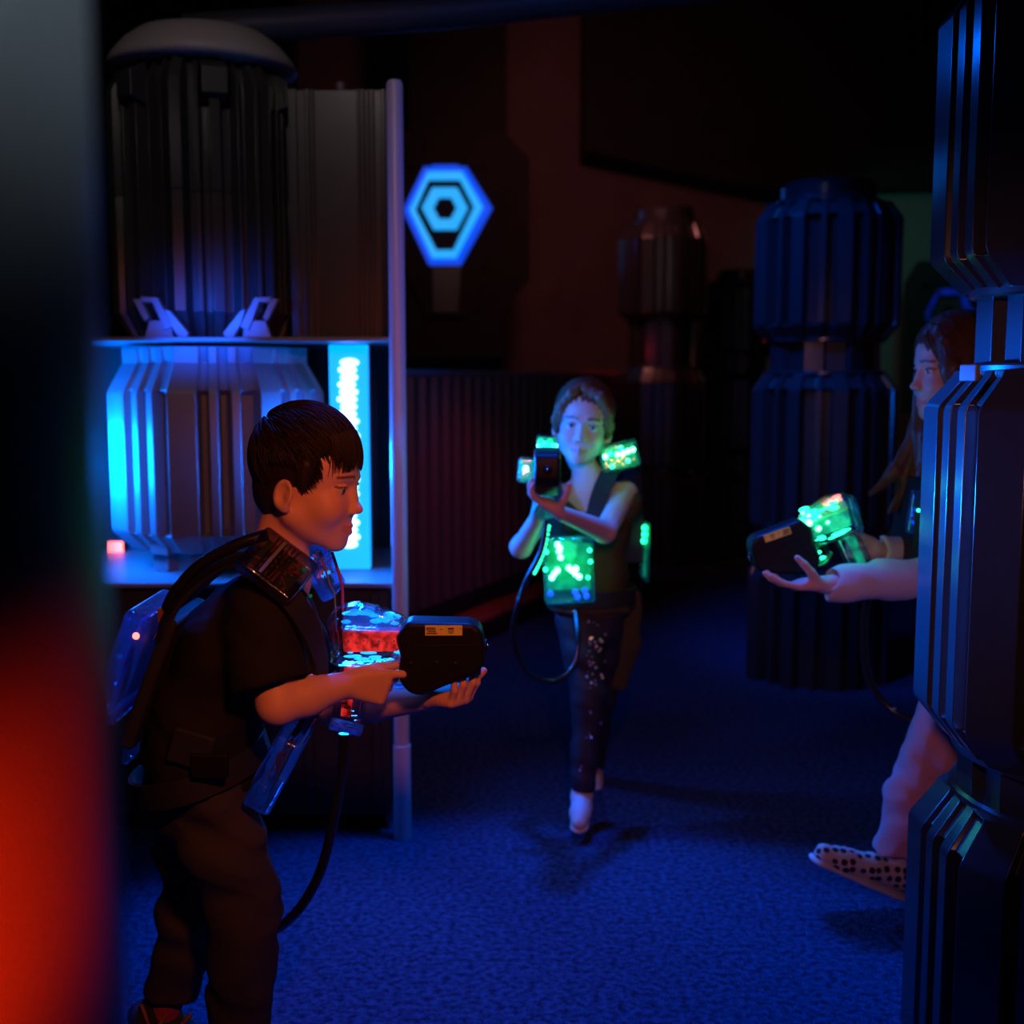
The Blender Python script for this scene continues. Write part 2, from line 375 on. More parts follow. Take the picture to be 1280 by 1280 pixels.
# ================================================================== HEXAGON WALL LAMPS
def hexlamp(c, s, label, lit=True, ry=0):
    t = empty('hexagon_wall_lamp', c, label, 'lamp', 'hexagon wall lamps', rz=ry)
    def ring(name, po, pi_, d0, d1, m):
        bm = bmesh.new(); n = len(po)
        fo = [bm.verts.new((p[0]*s, -d1, p[1]*s)) for p in po]; fi = [bm.verts.new((p[0]*s, -d1+.006, p[1]*s)) for p in pi_]
        bo = [bm.verts.new((p[0]*s, -d0, p[1]*s)) for p in po]; bi = [bm.verts.new((p[0]*s, -d0, p[1]*s)) for p in pi_]
        for i in range(n):
            j = (i+1) % n
            bm.faces.new((fo[i], fo[j], fi[j], fi[i])); bm.faces.new((fo[i], bo[i], bo[j], fo[j]))
            bm.faces.new((fi[i], fi[j], bi[j], bi[i])); bm.faces.new((bo[i], bi[i], bi[j], bo[j]))
        return obj(name, bm, m, t)
    def plate(name, po, d0, d1, m):
        bm = bmesh.new(); add_prism(bm, [(p[0]*s, p[1]*s) for p in po], (d1-d0)/2)
        for v in bm.verts: v.co.y -= (d0+d1)/2
        return obj(name, bm, m, t)
    # outlines in photo pixels / 50, from the lamp centre
    outer = [(-.48, 1.02), (.50, 1.02), (1.15, .0), (.38, -1.36), (-.40, -1.36), (-1.02, -.05)]
    cy_o = [(-.40, .86), (.42, .86), (.92, .02), (.26, -1.20), (-.32, -1.20), (-.86, -.04)]
    cy_i = [(-.40, .66), (.36, .66), (.70, .02), (.20, -1.00), (-.22, -1.00), (-.72, -.03)]
    h2o = [(-.30, .48), (.30, .48), (.56, .0), (.28, -.52), (-.28, -.52), (-.56, -.0)]
    h2i = [(-.15, .24), (.15, .24), (.28, .0), (.14, -.26), (-.14, -.26), (-.28, -.0)]
    plate('back_plate', [(-1.5, 1.1), (-1.05, 1.85), (1.4, 1.85), (2.05, 1.2), (2.05, -1.7), (1.5, -2.3), (1.45, -3.6), (-1.5, -3.6)], 0, .03, M['dark'])
    plate('shield', [(-.6, 1.15), (.75, 1.15), (1.65, .35), (1.65, -.55), (.85, -1.5), (.55, -2.6), (-.45, -2.6), (-1.1, -1.3), (-1.45, -.1)], .03, .06, M['dark'])
    ring('halo', outer, cy_o, .06, .075, M['halo_spill'] if lit else M['dark'])  # emissive ring standing for the blue glow spilled round the lamp
    ring('outer_ring', cy_o, cy_i, .06, .095, M['ring_cyan'] if lit else M['blue_dim'])
    plate('face', [(p[0]*.98, p[1]*.98) for p in cy_i], .06, .066, M['dark'])
    ring('inner_ring', h2o, h2i, .066, .095, M['ring_cyan'] if lit else M['column'])
    plate('stem', [(-.32, -1.38), (.38, -1.38), (.30, -2.5), (-.30, -2.5)], .06, .085, M['column'])
    for a, b in (((-.30, 1.05), (-.95, 1.05)), ((.35, 1.05), (1.0, 1.05))):
        plate('lug', [(a[0], .98), (b[0], .98), (b[0]*.95, 1.18), (a[0], 1.18)], .06, .09, M['dark'])
    return t
c1 = at(557, 262, 8.55)
hexlamp(c1, 50/1500*8.55, 'glowing cyan hexagon lamp on the black wall beyond the steel post')
l = bpy.data.lights.new('lamp_glow', 'AREA'); l.energy = 1.5; l.color = (0, .14, 1); l.size = .4
o = bpy.data.objects.new('lamp_glow', l); COL.objects.link(o); o.location = c1+Vector((0, -.5, 0)); o.rotation_euler = (-math.pi/2, 0, 0)
c2 = at(1180, 392, 8.8)
hexlamp(c2, 34/1500*8.8, 'hexagon lamp on the green-lit wall, partly hidden by the long-haired girl', lit=False, ry=.05)

# ================================================================== LEFT MACHINE
mc = empty('machine_cabinet', (-.85, 3.5, 0), 'tall dark machine cabinet with a lit niche behind the boy', 'cabinet')
def cabslab(name, z0, z1, m, x0=-1.9, x1=-.31, y0=3.17, y1=3.9, inset=0, bevel=.004):
    bm = bmesh.new()
    V = [(x0, y0), (x1, y0), (x1-.075, y1), (x0, y1)]
    a = [bm.verts.new((x, y, z0)) for x, y in V]; b = [bm.verts.new((x, y, z1)) for x, y in V]
    bm.faces.new(a); bm.faces.new(b)
    for i in range(4): bm.faces.new((a[i], a[(i+1) % 4], b[(i+1) % 4], b[i]))
    return obj(name, bm, m, mc, bevel=bevel, keep=True)
cabslab('base_body', 0.04, .685, M['cabinet'], x1=-.335, y0=3.21)
cabslab('plinth', 0.0, .045, M['dark'], x1=-.35, y0=3.23)
cabslab('lower_shelf', .685, .70, M['shelf'])
cabslab('upper_shelf', 1.34, 1.352, M['shelf'])
box('niche_back', (-1.1, 3.86, 1.02), (.75, .015, .32), M['cabinet'], mc, keep=True)
# front panels with upright battens on the base
for i in range(9):
    box('base_batten', (-1.85+i*.185, 3.20, .36), (.012, .012, .31), M['cabinet'], mc, keep=True, bevel=.003)
# corner post
bm = bmesh.new(); add_lathe(bm, [(.0205, 0), (.0215, .004), (.0215, 1.985), (.017, 1.995)], 24, (-.298, 3.15, 0)); post = obj('corner_post', bm, M['steel'], mc, smooth=True, sharp=40, keep=True)
bm = bmesh.new(); add_lathe(bm, [(.024, 0), (.024, .26)], 24, (-.298, 3.15, .0)); obj('post_sleeve', bm, M['steel'], mc, smooth=True, sharp=40, keep=True)
# corrugated upper panel
sm = None
ribs = [(-.60, .012), (-.56, .006), (-.545, .004), (-.42, .004), (-.407, .004), (-.394, .004), (-.381, .004), (-.352, .006)]
box('upper_panel', (-.475, 3.40, 1.69), (.135, .012, .338), M['column'], mc, keep=True, bevel=.003)
for x, w_ in ribs:
    box('panel_rib', (x, 3.384, 1.69), (w_, .010, .338), M['column'], mc, keep=True, bevel=.003)
bm = bmesh.new(); add_lathe(bm, [(.012, 0), (.014, .004), (.014, .02), (.012, .024)], 16, (-.47, 3.40, 2.025)); obj('top_knob', bm, M['drum'], mc, smooth=True, sharp=40, keep=True)
# niche lamp
lx = [at(415, 580, 3.42).x, at(463, 580, 3.42).x]
nl = empty('niche_lamp', ((lx[0]+lx[1])/2, 3.42, .70), 'tall glaring white and cyan light box in the niche behind the boy', 'lamp')
hw = (lx[1]-lx[0])/2
box('housing', (0, .022, .32), (hw, .018, .319), M['shelf'], nl)
box('diffuser', (0, -.018, .32), (hw-.002, .020, .317), M['led_cyan'], nl)
bm = bmesh.new()
random.seed(3)
for i in range(26):
    zz = .075+i*.0205
    ww = .027+random.uniform(-.003, .004)
    add_ball(bm, (random.uniform(-.003, .002)+(.003 if i % 2 else -.003), -.040, zz), .012, 10, 6, (ww/.012, .35, 1.0))
tag(obj('led_strip', bm, M['led_white'], nl, smooth=True), kind='stuff')
lamp('AREA', (-.44, 3.33, 1.02), (.3, 2.4, .7), (0, .15, 1), 12, .12, spread=170).data.size = .1
# orange indicator lamp in the niche, left
for px, py, w_, lab in ((145, 687, .026, 'square orange indicator lamp in the niche left of the drum neck'), (117, 685, .008, 'narrow orange indicator lamp at the far left of the niche')):
    c = at(px, py, 3.75)
    ol = empty('indicator_lamp', c, lab, 'lamp')
    box('lens', (0, -.012, 0), (w_, .006, .027), M['orangelamp'], ol, bevel=.003)
    box('bezel', (0, .0, 0), (w_+.006, .008, .033), M['black_plastic'], ol, bevel=.003)
    box('bracket', (0, .05, 0), (.008, .05, .01), M['black_plastic'], ol)

# drum on the lower shelf
dm = empty('fluted_drum', (-.853, 3.50, .70), 'grey fluted drum glowing blue in the niche behind the boy', 'drum')
bm = bmesh.new()
S = flute_section(8, PANEL3); R = .322; rot = math.radians(-101)
add_fluted(bm, [(.065, R*.80, .2), (.118, R*.985, .3), (.13, R, 1), (.50, R, 1), (.512, R*.985, .3), (.585, R*.85, .25), (.63, R*.85, .0)], S, rot, .034)
obj('body', bm, M['drum'], dm, bevel=.003)
bm = bmesh.new(); add_fluted(bm, [(0, R*.64, 1), (.07, R*.64, 1)], flute_section(8, NARROW), rot, .03); obj('neck', bm, M['drum'], dm, bevel=.003)
for i in range(8):                            # feet that hang from the lower edge
    a = rot+(i+.64)*2*math.pi/8
    bm = bmesh.new(); add_prism(bm, [(-.0, .0), (.05, .0), (.03, -.085), (.0, -.07)], .03)
    Rm = Matrix.Rotation(a, 4, 'Z')
    for v in bm.verts: v.co = Rm @ Vector((v.co.x+R*.70, v.co.y, v.co.z+.145))
    obj('claw', bm, M['drum'], dm, bevel=.002)

# column on the upper shelf
cm = empty('fluted_column', (-.89, 3.58, 1.352), 'dark fluted column under a pale dome, above the blue drum', 'column')
bm = bmesh.new(); R = .272; rot = math.radians(-96)
SC = flute_section(6, [(.0, 1), (.10, 1), (.13, 0), (.20, 0), (.22, 1), (.27, 1), (.29, 0), (.36, 0), (.385, 1), (.50, 1), (.53, 0), (.66, 0), (.68, 1), (.71, 1), (.73, 0), (.84, 0), (.86, 1), (.90, 1), (.92, 0), (.98, 0)])
add_fluted(bm, [(0, R*.84, 1), (.07, R*.98, 1), (.075, R, 1), (.395, R, 1), (.397, R*.99, 1), (.401, R*.99, 1), (.403, R, 1), (.69, R, 1), (.74, R*.90, .6), (.77, R*.80, .2)], SC, rot, .045, 6)
obj('body', bm, M['column'], cm, bevel=.003)
bm = bmesh.new(); add_lathe(bm, [(.235, .0), (.262, .006), (.268, .016), (.255, .04), (.225, .075), (.185, .105), (.13, .118), (.06, .124), (.01, .125)], 40, (0, 0, .76)); obj('dome', bm, M['dome'], cm, smooth=True, sharp=60)
for sx in (0, 1):                             # hooked claw brackets at the foot of the column
    bm = bmesh.new()
    for poly, dy in (([(172, 374), (181, 374), (192, 397), (186, 401)], 0), ([(181, 371), (202, 372), (221, 408), (210, 412), (196, 378), (183, 378)], .004),
                 ([(190, 400), (216, 400), (219, 422), (183, 422)], .016), ([(212, 386), (219, 389), (241, 416), (237, 423), (229, 423), (219, 406)], -.006)):
        pp = [((((262*2-x) if sx else x)-640)/1500*3.27+.89, (421.5-y)*.00218) for x, y in poly]
        if sx: pp = pp[::-1]
        q0 = len(bm.verts); add_prism(bm, pp, .014); bm.verts.ensure_lookup_table()
        for v in bm.verts[q0:]: v.co.y += dy-.30
    obj('claw_bracket', bm, M['claw'], cm, bevel=.002)
for i in range(6):
    a = rot+(i+.44)*2*math.pi/6
    bm = bmesh.new(); add_prism(bm, [(0, 0), (.055, .02), (.055, .09), (.0, .12)], .035)
    Rm = Matrix.Rotation(a, 4, 'Z')
    for v in bm.verts: v.co = Rm @ Vector((v.co.x+.21, v.co.y, v.co.z+.635))
    obj('petal', bm, M['column'], cm, bevel=.003)

# ================================================================== PILLARS
pl = pillar((1.075, 2.08, 0), 'glossy dark fluted drum pillar cut off by the right edge, nearest of the drum pillars', rot=math.radians(22), R=.345, sec=[(.00, 1), (.30, 1), (.33, 0), (.395, 0), (.415, 1), (.55, 1), (.575, 0), (.655, 0), (.68, 1), (.81, 1), (.84, 0), (.97, 0)])
b2 = bmesh.new(); add_box(b2, (0, 0, 0), (.019, .004, .013), Matrix.Rotation(math.radians(-72), 3, 'Z'))
o = obj('facet_block', b2, M['drum'], pl, bevel=.002); o.location = at(1212, 466, 1.84)-Vector((1.075, 2.08, 0))  # block added and turned to show a blue-lit shoulder facet
pillar((1.275, 4.95, 0), 'dark fluted drum pillar with blue lit ribs behind the gun of the long-haired girl', rot=math.radians(12), R=.305, fine=False, rep=10, sec=[(0, 1), (.30, 1), (.33, 0), (.60, 0), (.63, 1), (.75, 1), (.78, 0), (.97, 0)])
zA = dict(d3=(0, .58), s3=.62, n2=(.60, .66), d2=(.68, 1.20), s2=1.30, n1=(1.30, 1.62), d1=(1.66, 2.12), s1=2.22, cap=2.34)
pillar((.995, 8.0, 0), 'dim grey drum pillar just right of the small girl, at the end of the fence', rot=.2, R=.31, zs=zA, fine=False)
zB = dict(d3=(0, .5), s3=.57, n2=(.57, .68), d2=(.74, 1.22), s2=1.28, n1=(1.28, 1.40), d1=(1.44, 1.86), s1=1.92, cap=2.0)
pillar((1.66, 8.75, 0), 'reddish drum pillar seen between the dim grey one and the blue ribbed one', rot=.1, R=.30, zs=zB, fine=False)
# near pillar on the left, out of focus
npx = empty('round_pillar', (-.335, .46, 0), 'out-of-focus dark pillar along the left edge, lit red below', 'pillar')
bm = bmesh.new(); add_lathe(bm, [(.165, 0), (.17, .01), (.17, 2.4), (.165, 2.41)], 64); obj('shaft', bm, M['near'], npx, smooth=True, sharp=40)
bm = bmesh.new(); add_lathe(bm, [(.19, 0), (.19, .05), (.175, .06)], 48); obj('foot_ring', bm, M['black_plastic'], npx, smooth=True, sharp=40)
# ================================================================== SIGNED-DISTANCE MODELLING (bodies, clothes, hands)
def V3(p): return np.array(p, dtype=np.float32)
def unit(v): v = np.array(v, dtype=np.float64); return v/np.linalg.norm(v)
class Frame:                                  # x = the person's right, y = forward, z = up
    def __init__(s, o, fwd, up, sc=1.0, roll=0):
        y = unit(fwd); x = unit(np.cross(y, unit(up))); z = np.cross(x, y)
        s.o = np.array(o, dtype=np.float64); s.R = np.stack([x, y, z], 1); s.s = sc
    def p(s, v): return s.o+s.R@(np.array(v, dtype=np.float64)*s.s)
    def d(s, v): return s.R@np.array(v, dtype=np.float64)
    def inv(s, P): return ((P-s.o)@s.R)/s.s
class SDF:
    def __init__(s): s.ops = []
    def cap(s, a, b, r1, r2=None, k=.012, flat=None, mode='u'):
        a = V3(a); b = V3(b); r2 = r1 if r2 is None else r2; rm = max(r1, r2)
        lo = np.minimum(a, b)-rm; hi = np.maximum(a, b)+rm
        ab = b-a; L2 = float(ab@ab)+1e-9
        def f(X, Y, Z):
            px = X-a[0]; py = Y-a[1]; pz = Z-a[2]
            t = np.clip((px*ab[0]+py*ab[1]+pz*ab[2])/L2, 0, 1)
            qx = px-t*ab[0]; qy = py-t*ab[1]; qz = pz-t*ab[2]
            if flat is not None:
                n, sc = flat; c = (qx*n[0]+qy*n[1]+qz*n[2])*(1/sc-1)
                qx = qx+c*n[0]; qy = qy+c*n[1]; qz = qz+c*n[2]
            return np.sqrt(qx*qx+qy*qy+qz*qz)-(r1+t*(r2-r1))
        if flat is not None and flat[1] > 1: lo = lo-rm*(flat[1]-1); hi = hi+rm*(flat[1]-1)
        s.ops.append((f, lo, hi, k, mode)); return s
    def ell(s, c, r, R=None, k=.012, mode='u'):
        c = V3(c); r = V3(r); R = np.eye(3) if R is None else np.array(R)
        e = np.sqrt(((R*r)**2).sum(1)); R = R.astype(np.float32)
        def f(X, Y, Z):
            px = X-c[0]; py = Y-c[1]; pz = Z-c[2]
            q = [(px*R[0, i]+py*R[1, i]+pz*R[2, i])/r[i] for i in range(3)]
            k0 = np.sqrt(q[0]**2+q[1]**2+q[2]**2)+1e-6
            k1 = np.sqrt((q[0]/r[0])**2+(q[1]/r[1])**2+(q[2]/r[2])**2)+1e-6
            return k0*(k0-1)/k1
        s.ops.append((f, c-e, c+e, k, mode)); return s
    def box(s, c, h, R=None, rad=.004, k=.005, mode='u'):
        c = V3(c); h = V3(h); R = np.eye(3) if R is None else np.array(R)
        e = np.abs(R*h).sum(1)+rad; R = R.astype(np.float32)
        def f(X, Y, Z):
            px = X-c[0]; py = Y-c[1]; pz = Z-c[2]
            q = [np.abs(px*R[0, i]+py*R[1, i]+pz*R[2, i])-(h[i]-rad) for i in range(3)]
            o = np.sqrt(np.maximum(q[0], 0)**2+np.maximum(q[1], 0)**2+np.maximum(q[2], 0)**2)
            return o+np.minimum(np.maximum(q[0], np.maximum(q[1], q[2])), 0)-rad
        s.ops.append((f, c-e, c+e, k, mode)); return s
    def chain(s, pts, rs, k=.012, **kw):
        for i in range(len(pts)-1): s.cap(pts[i], pts[i+1], rs[i], rs[i+1], k, **kw)
        return s
    def grid(s, res, disp=None):
        us = [o for o in s.ops if o[4] == 'u']
        lo = np.min([o[1] for o in us], 0)-res*4-.012; hi = np.max([o[2] for o in us], 0)+res*4+.012
        ax = [np.arange(lo[i], hi[i], res, dtype=np.float32) for i in range(3)]
        F = np.full([len(a) for a in ax], 1.0, dtype=np.float32)
        for f, l, h, k, mode in s.ops:
            pad = k+.022
            sl = [slice(max(0, int((l[i]-pad-lo[i])/res)), min(len(ax[i]), int((h[i]+pad-lo[i])/res)+2)) for i in range(3)]
            if any(a.stop <= a.start for a in sl): continue
            d = f(ax[0][sl[0]][:, None, None], ax[1][sl[1]][None, :, None], ax[2][sl[2]][None, None, :])
            A = F[tuple(sl)]
            if mode == 'u':
                hh = np.maximum(k-np.abs(A-d), 0)/k; F[tuple(sl)] = np.minimum(A, d)-hh*hh*k*.25
            else:
                hh = np.maximum(k-np.abs(A+d), 0)/k; F[tuple(sl)] = np.maximum(A, -d)+hh*hh*k*.25
        if disp:
            i, j, k_ = np.nonzero(np.abs(F) < .03)
            F[i, j, k_] += disp(ax[0][i], ax[1][j], ax[2][k_]).astype(np.float32)
        return F, ax, res
    def build(s, name, res, m, parent=None, disp=None, color=None, smooth=1, keep=True):
        F, ax, res = s.grid(res, disp); v, q = surfnet(F, ax, res)
        if smooth: v = relax(v, q, smooth)
        return mesh_np(name, v, q, m, parent, color, keep)
def surfnet(F, ax, res):
    S = F < 0
    c = np.zeros([n-1 for n in F.shape], np.int8)
    off = [(a, b, d) for a in (0, 1) for b in (0, 1) for d in (0, 1)]
    n0, n1, n2 = c.shape
    for a, b, d in off: c += S[a:a+n0, b:b+n1, d:d+n2]
    ii, jj, kk = np.nonzero((c > 0) & (c < 8))
    idx = np.full(c.shape, -1, np.int32); idx[ii, jj, kk] = np.arange(len(ii))
    vals = {o: F[ii+o[0], jj+o[1], kk+o[2]] for o in off}
    acc = np.zeros((len(ii), 3)); cnt = np.zeros(len(ii))
    for a in off:
        for x in range(3):
            if a[x]: continue
            b = list(a); b[x] = 1; b = tuple(b)
            va, vb = vals[a], vals[b]; mk = (va < 0) != (vb < 0)
            t = np.where(mk, va/np.where(mk, va-vb, 1), 0)
            P = np.tile(np.array(a, float), (len(ii), 1)); P[:, x] = t
            acc += P*mk[:, None]; cnt += mk
    v = acc/cnt[:, None]+np.stack([ii, jj, kk], 1)
    v = v*res+np.array([a[0] for a in ax])
    quads = []
    for x in range(3):
        y, z = (x+1) % 3, (x+2) % 3
        A = np.take(S, range(0, S.shape[x]-1), x); B = np.take(S, range(1, S.shape[x]), x)
        P = np.stack(np.nonzero(A != B), 1)
        P = P[(P[:, y] > 0) & (P[:, z] > 0) & (P[:, y] < S.shape[y]-1) & (P[:, z] < S.shape[z]-1)]
        ins = A[P[:, 0], P[:, 1], P[:, 2]]
        def cell(dy, dz):
            Q = P.copy(); Q[:, y] += dy; Q[:, z] += dz; return idx[Q[:, 0], Q[:, 1], Q[:, 2]]
        q = np.stack([cell(-1, -1), cell(0, -1), cell(0, 0), cell(-1, 0)], 1)
        q[~ins] = q[~ins][:, ::-1]; quads.append(q)
    q = np.concatenate(quads); q = q[(q >= 0).all(1)]
    return v, q
def relax(v, q, n):
    for _ in range(n):
        a = np.zeros_like(v); c = np.zeros(len(v))
        for i in range(4):
            j = (i+1) % 4
            for x in range(3):
                a[:, x] += np.bincount(q[:, i], v[q[:, j], x], len(v))+np.bincount(q[:, j], v[q[:, i], x], len(v))
            c += np.bincount(q[:, i], minlength=len(v))+np.bincount(q[:, j], minlength=len(v))
        v = v*.55+.45*a/np.maximum(c, 1)[:, None]
    return v
def mesh_np(name, v, q, m, parent=None, color=None, keep=True):
    me = bpy.data.meshes.new(name); n = len(v); nf = len(q); w_ = q.shape[1]
    me.vertices.add(n); me.vertices.foreach_set('co', np.ascontiguousarray(v, dtype=np.float32).ravel())
    me.loops.add(nf*w_); me.loops.foreach_set('vertex_index', q.astype(np.int32).ravel())
    me.polygons.add(nf); me.polygons.foreach_set('loop_start', np.arange(0, nf*w_, w_, dtype=np.int32))
    me.polygons.foreach_set('use_smooth', np.ones(nf, bool))
    me.update(calc_edges=True); me.validate()
    me.materials.append(m)
    if color is not None:
        c = np.ones((n, 4), np.float32); c[:, :3] = color(v); at_ = me.color_attributes.new('Col', 'FLOAT_COLOR', 'POINT')
        at_.data.foreach_set('color', c.ravel())
    o = bpy.data.objects.new(name, me); COL.objects.link(o)
    if parent: rehang(o, parent) if keep else setattr(o, 'parent', parent)
    return o

# ------------------------------------------------------------------ head
def head(S, f, smile=0):
    s = f.s; p = f.p; R = f.R
    def ell(c, r, k=.012, mode='u', rot=None):
        S.ell(p(c), np.array(r)*s, R if rot is None else R@rot, k*s, mode)
    def cap(a, b, r1, r2=None, k=.01, mode='u'): S.cap(p(a), p(b), r1*s, (r1 if r2 is None else r2)*s, k*s, mode=mode)
    ell((0, -.008, .032), (.0695, .079, .078), .01)
    ell((0, .014, -.028), (.056, .058, .072), .02)
    ell((0, .030, .034), (.056, .044, .046), .02)
    cap((-.045, -.004, -.052), (-.012, .052, -.088), .018, .013, .02); cap((.045, -.004, -.052), (.012, .052, -.088), .018, .013, .02)
    cap((-.030, .048, -.036), (.030, .048, -.036), .024, .024, .02)              # cheeks
    ell((0, .058, -.091), (.015, .0135, .012), .014)                             # chin
    ell((0, .056, -.066), (.024, .020, .020), .014)                              # muzzle
    cap((0, .070, .010), (0, .0805, -.028), .0062, .0080, .012)                   # nose bridge
    ell((0, .0855, -.0335), (.0088, .0095, .0078), .006)                           # nose tip
    for x in (-1, 1): ell((x*.0095, .080, -.037), (.0065, .0085, .0065), .004)
    for x in (-1, 1):
        cap((x*.014, .072, .015), (x*.036, .064, .016), .0065, .005, .012)        # brow
        ell((x*.0295, .082, -.003), (.0165, .0135, .0105), .010, 's')             # socket
        ell((x*.0285, .0608, -.003), (.0128, .0122, .0112), .003)                 # closed lid bulge
        ell((x*.0295, .0735, -.0035), (.0116, .0095, .0060), .002, 's')           # opening between the lids
        cap((x*.018, .0700, -.0005), (x*.030, .0725, .0035), .0018, .0020, .003); cap((x*.030, .0725, .0035), (x*.041, .0655, -.001), .0020, .0016, .003)
    for x in (-1, 1):                                                             # lips
        cap((0, .0765, -.0615), (x*.019, .0655, -.0655+.002*smile), .0042, .0022, .004)
        cap((0, .0755, -.0715), (x*.017, .0655, -.0675+.001*smile), .0048, .0020, .004)
        cap((0, .0815, -.0662), (x*.021, .0690, -.0660+.003*smile), .0013, .0010, .0025, 's')
        ell((x*.0045, .082, -.0425), (.0026, .004, .0020), .002, 's')
    for x in (-1, 1):                                                             # ears
        rot = np.array(Matrix.Rotation(x*-.35, 3, 'Z') @ Matrix.Rotation(-.22, 3, 'X'))
        ell((x*.0715, -.013, -.019), (.0075, .0190, .0255), .006, rot=rot)
        ell((x*.0795, -.011, -.017), (.0075, .0130, .0185), .003, 's', rot=rot)
        ell((x*.0735, -.003, -.020), (.0040, .0045, .006), .004)
        ell((x*.0700, -.007, -.040), (.0055, .0070, .007), .006)
def skin_color(frames, base=(.78, .41, .29)):
    def f(v):
        c = np.tile(np.array(base), (len(v), 1))
        c *= (1+.05*np.sin(v[:, :1]*37+v[:, 2:]*29)*np.sin(v[:, 1:2]*41+3))
        for fr in frames:
            q = fr.inv(v)
            near = (np.abs(q) < .13).all(1)
            lip = near & (q[:, 1] > .058) & (np.abs(q[:, 0]) < .0215) & (np.abs(q[:, 2]+.0665) < .0075-.20*np.abs(q[:, 0]))
            c[lip] = np.array(base)*np.array((.86, .62, .64))
            for x in (-1, 1):
                g = np.exp(-(((q[:, 0]-x*.036)/.018)**2+((q[:, 2]+.034)/.016)**2))*(q[:, 1] > .02)*near
                c = c*(1-g[:, None]*np.array((.0, .16, .12)))
                br = near & (q[:, 1] > .045) & (np.abs(x*q[:, 0]-.028) < .017) & (np.abs(q[:, 2]-(.0185-.10*np.abs(x*q[:, 0]-.026))) < .0026)
                c[br] = np.array(base)*.22
                lid = near & (q[:, 1] > .055) & (np.abs(x*q[:, 0]-.029) < .0125) & (np.abs(q[:, 2]-(.0022-.10*np.abs(x*q[:, 0]-.028))) < .0016)
                c[lid] = np.array(base)*.20
        return c
    return f
def eyes(f, parent, look=(0, 1, 0), iris=(.10, .05, .02)):
    for x in (-1, 1):
        c = f.p((x*.0285, .0598, -.0035)); r = .0118*f.s; d = f.d(look); d = d/np.linalg.norm(d)
        bm = bmesh.new(); bmesh.ops.create_uvsphere(bm, u_segments=20, v_segments=14, radius=r, matrix=Matrix.Translation(Vector(c)))
        v = np.array([w_.co[:] for w_ in bm.verts]); fc = np.array([[l.index for l in (list(g.verts)+[g.verts[-1]])[:4]] for g in bm.faces])
        me = bpy.data.meshes.new('eye'); bm.to_mesh(me); bm.free(); me.shade_smooth(); me.materials.append(M['eyeball'])
        dt = ((v-c)/r)@d; col = np.ones((len(v), 4)); col[:, :3] = .62
        col[dt > .86, :3] = iris; col[dt > .955, :3] = .006
        a = me.color_attributes.new('Col', 'FLOAT_COLOR', 'POINT'); a.data.foreach_set('color', col.astype(np.float32).ravel())
        o = bpy.data.objects.new('eye', me); COL.objects.link(o); rehang(o, parent)

# ------------------------------------------------------------------ hands
def hand(S, wrist, d, n, lat, curl, spread=.10, s=1.0, thumb=((.6, .5, .2), (.9, .1, .4)), base=None):
    """d to the fingers, n out of the palm, lat toward the thumb; curl: per finger (knuckle, middle, end) bends"""
    w0 = np.array(wrist, float); d = unit(d); n = unit(np.array(n)-d*np.dot(n, d)); lat = unit(np.array(lat)-d*np.dot(lat, d)-n*np.dot(lat, n))
    offs = (.0245, .0085, -.0075, -.0225); lens = (.95, 1.06, 1.0, .80); rad = (.0078, .0080, .0076, .0067)
    for i in range(4):
        kn = w0+d*(.066-.004*abs(i-1))*s+lat*offs[i]*s-n*.002*s
        S.cap(w0+lat*offs[i]*.55*s+d*.004, kn, .0125*s, .0098*s, .010)
        a = spread*(1.2-i*.9); dd = d*math.cos(a)+lat*math.sin(a); ang = 0; q = kn
        for j, (Lg, r0, r1) in enumerate(((.034, 1, .93), (.022, .93, .86), (.017, .86, .74))):
            ang += curl[i][j]
            e = dd*math.cos(ang)+n*math.sin(ang)
            q2 = q+e*Lg*lens[i]*s; S.cap(q, q2, rad[i]*r0*s, rad[i]*r1*s, .0028); q = q2
    S.ell(w0+d*.034*s+n*.005*s, np.array((.027, .034, .012))*s, np.stack([lat, d, n], 1), .010)
    b = w0+d*.018*s+lat*.018*s+n*.004*s
    t1 = unit(d*thumb[0][0]+lat*thumb[0][1]+n*thumb[0][2]); t2 = unit(d*thumb[1][0]+lat*thumb[1][1]+n*thumb[1][2])
    m1 = b+t1*.034*s; m2 = m1+(t1*.4+t2*.6)*.026*s; m3 = m2+t2*.022*s
    S.cap(b, m1, .0130*s, .0098*s, .012); S.cap(m1, m2, .0094*s, .0088*s, .004); S.cap(m2, m3, .0088*s, .0070*s, .003)

# ------------------------------------------------------------------ hair strands laid over a shell
def strands(name, paths, m, parent, w0=.0011, keep=True):
    vs, qs = [], []
    for P in paths:
        P = np.array(P); n = len(P)
        if n < 3: continue
        t = np.gradient(P, axis=0); t /= np.linalg.norm(t, axis=1)[:, None]+1e-9
        a = np.cross(t, [0.3, .5, .81]); a /= np.linalg.norm(a, axis=1)[:, None]+1e-9; b = np.cross(t, a)
        wd = w0*np.clip(np.linspace(1.0, .05, n)**.6, .1, 1)
        base = len(vs)*1
        ring = np.stack([P+(a*math.cos(k*2.094)+b*math.sin(k*2.094))*wd[:, None] for k in range(3)], 1)
        vs.append(ring.reshape(-1, 3)); qs.append(n)
    V_ = np.concatenate(vs); Q = []; o = 0
    for n in qs:
        i = np.arange(n-1)[:, None]*3+o
        for k in range(3): Q.append(np.concatenate([i+k, i+(k+1) % 3, i+3+(k+1) % 3, i+3+k], 1))
        o += n*3
    return mesh_np(name, V_, np.concatenate(Q), m, parent, keep=keep)
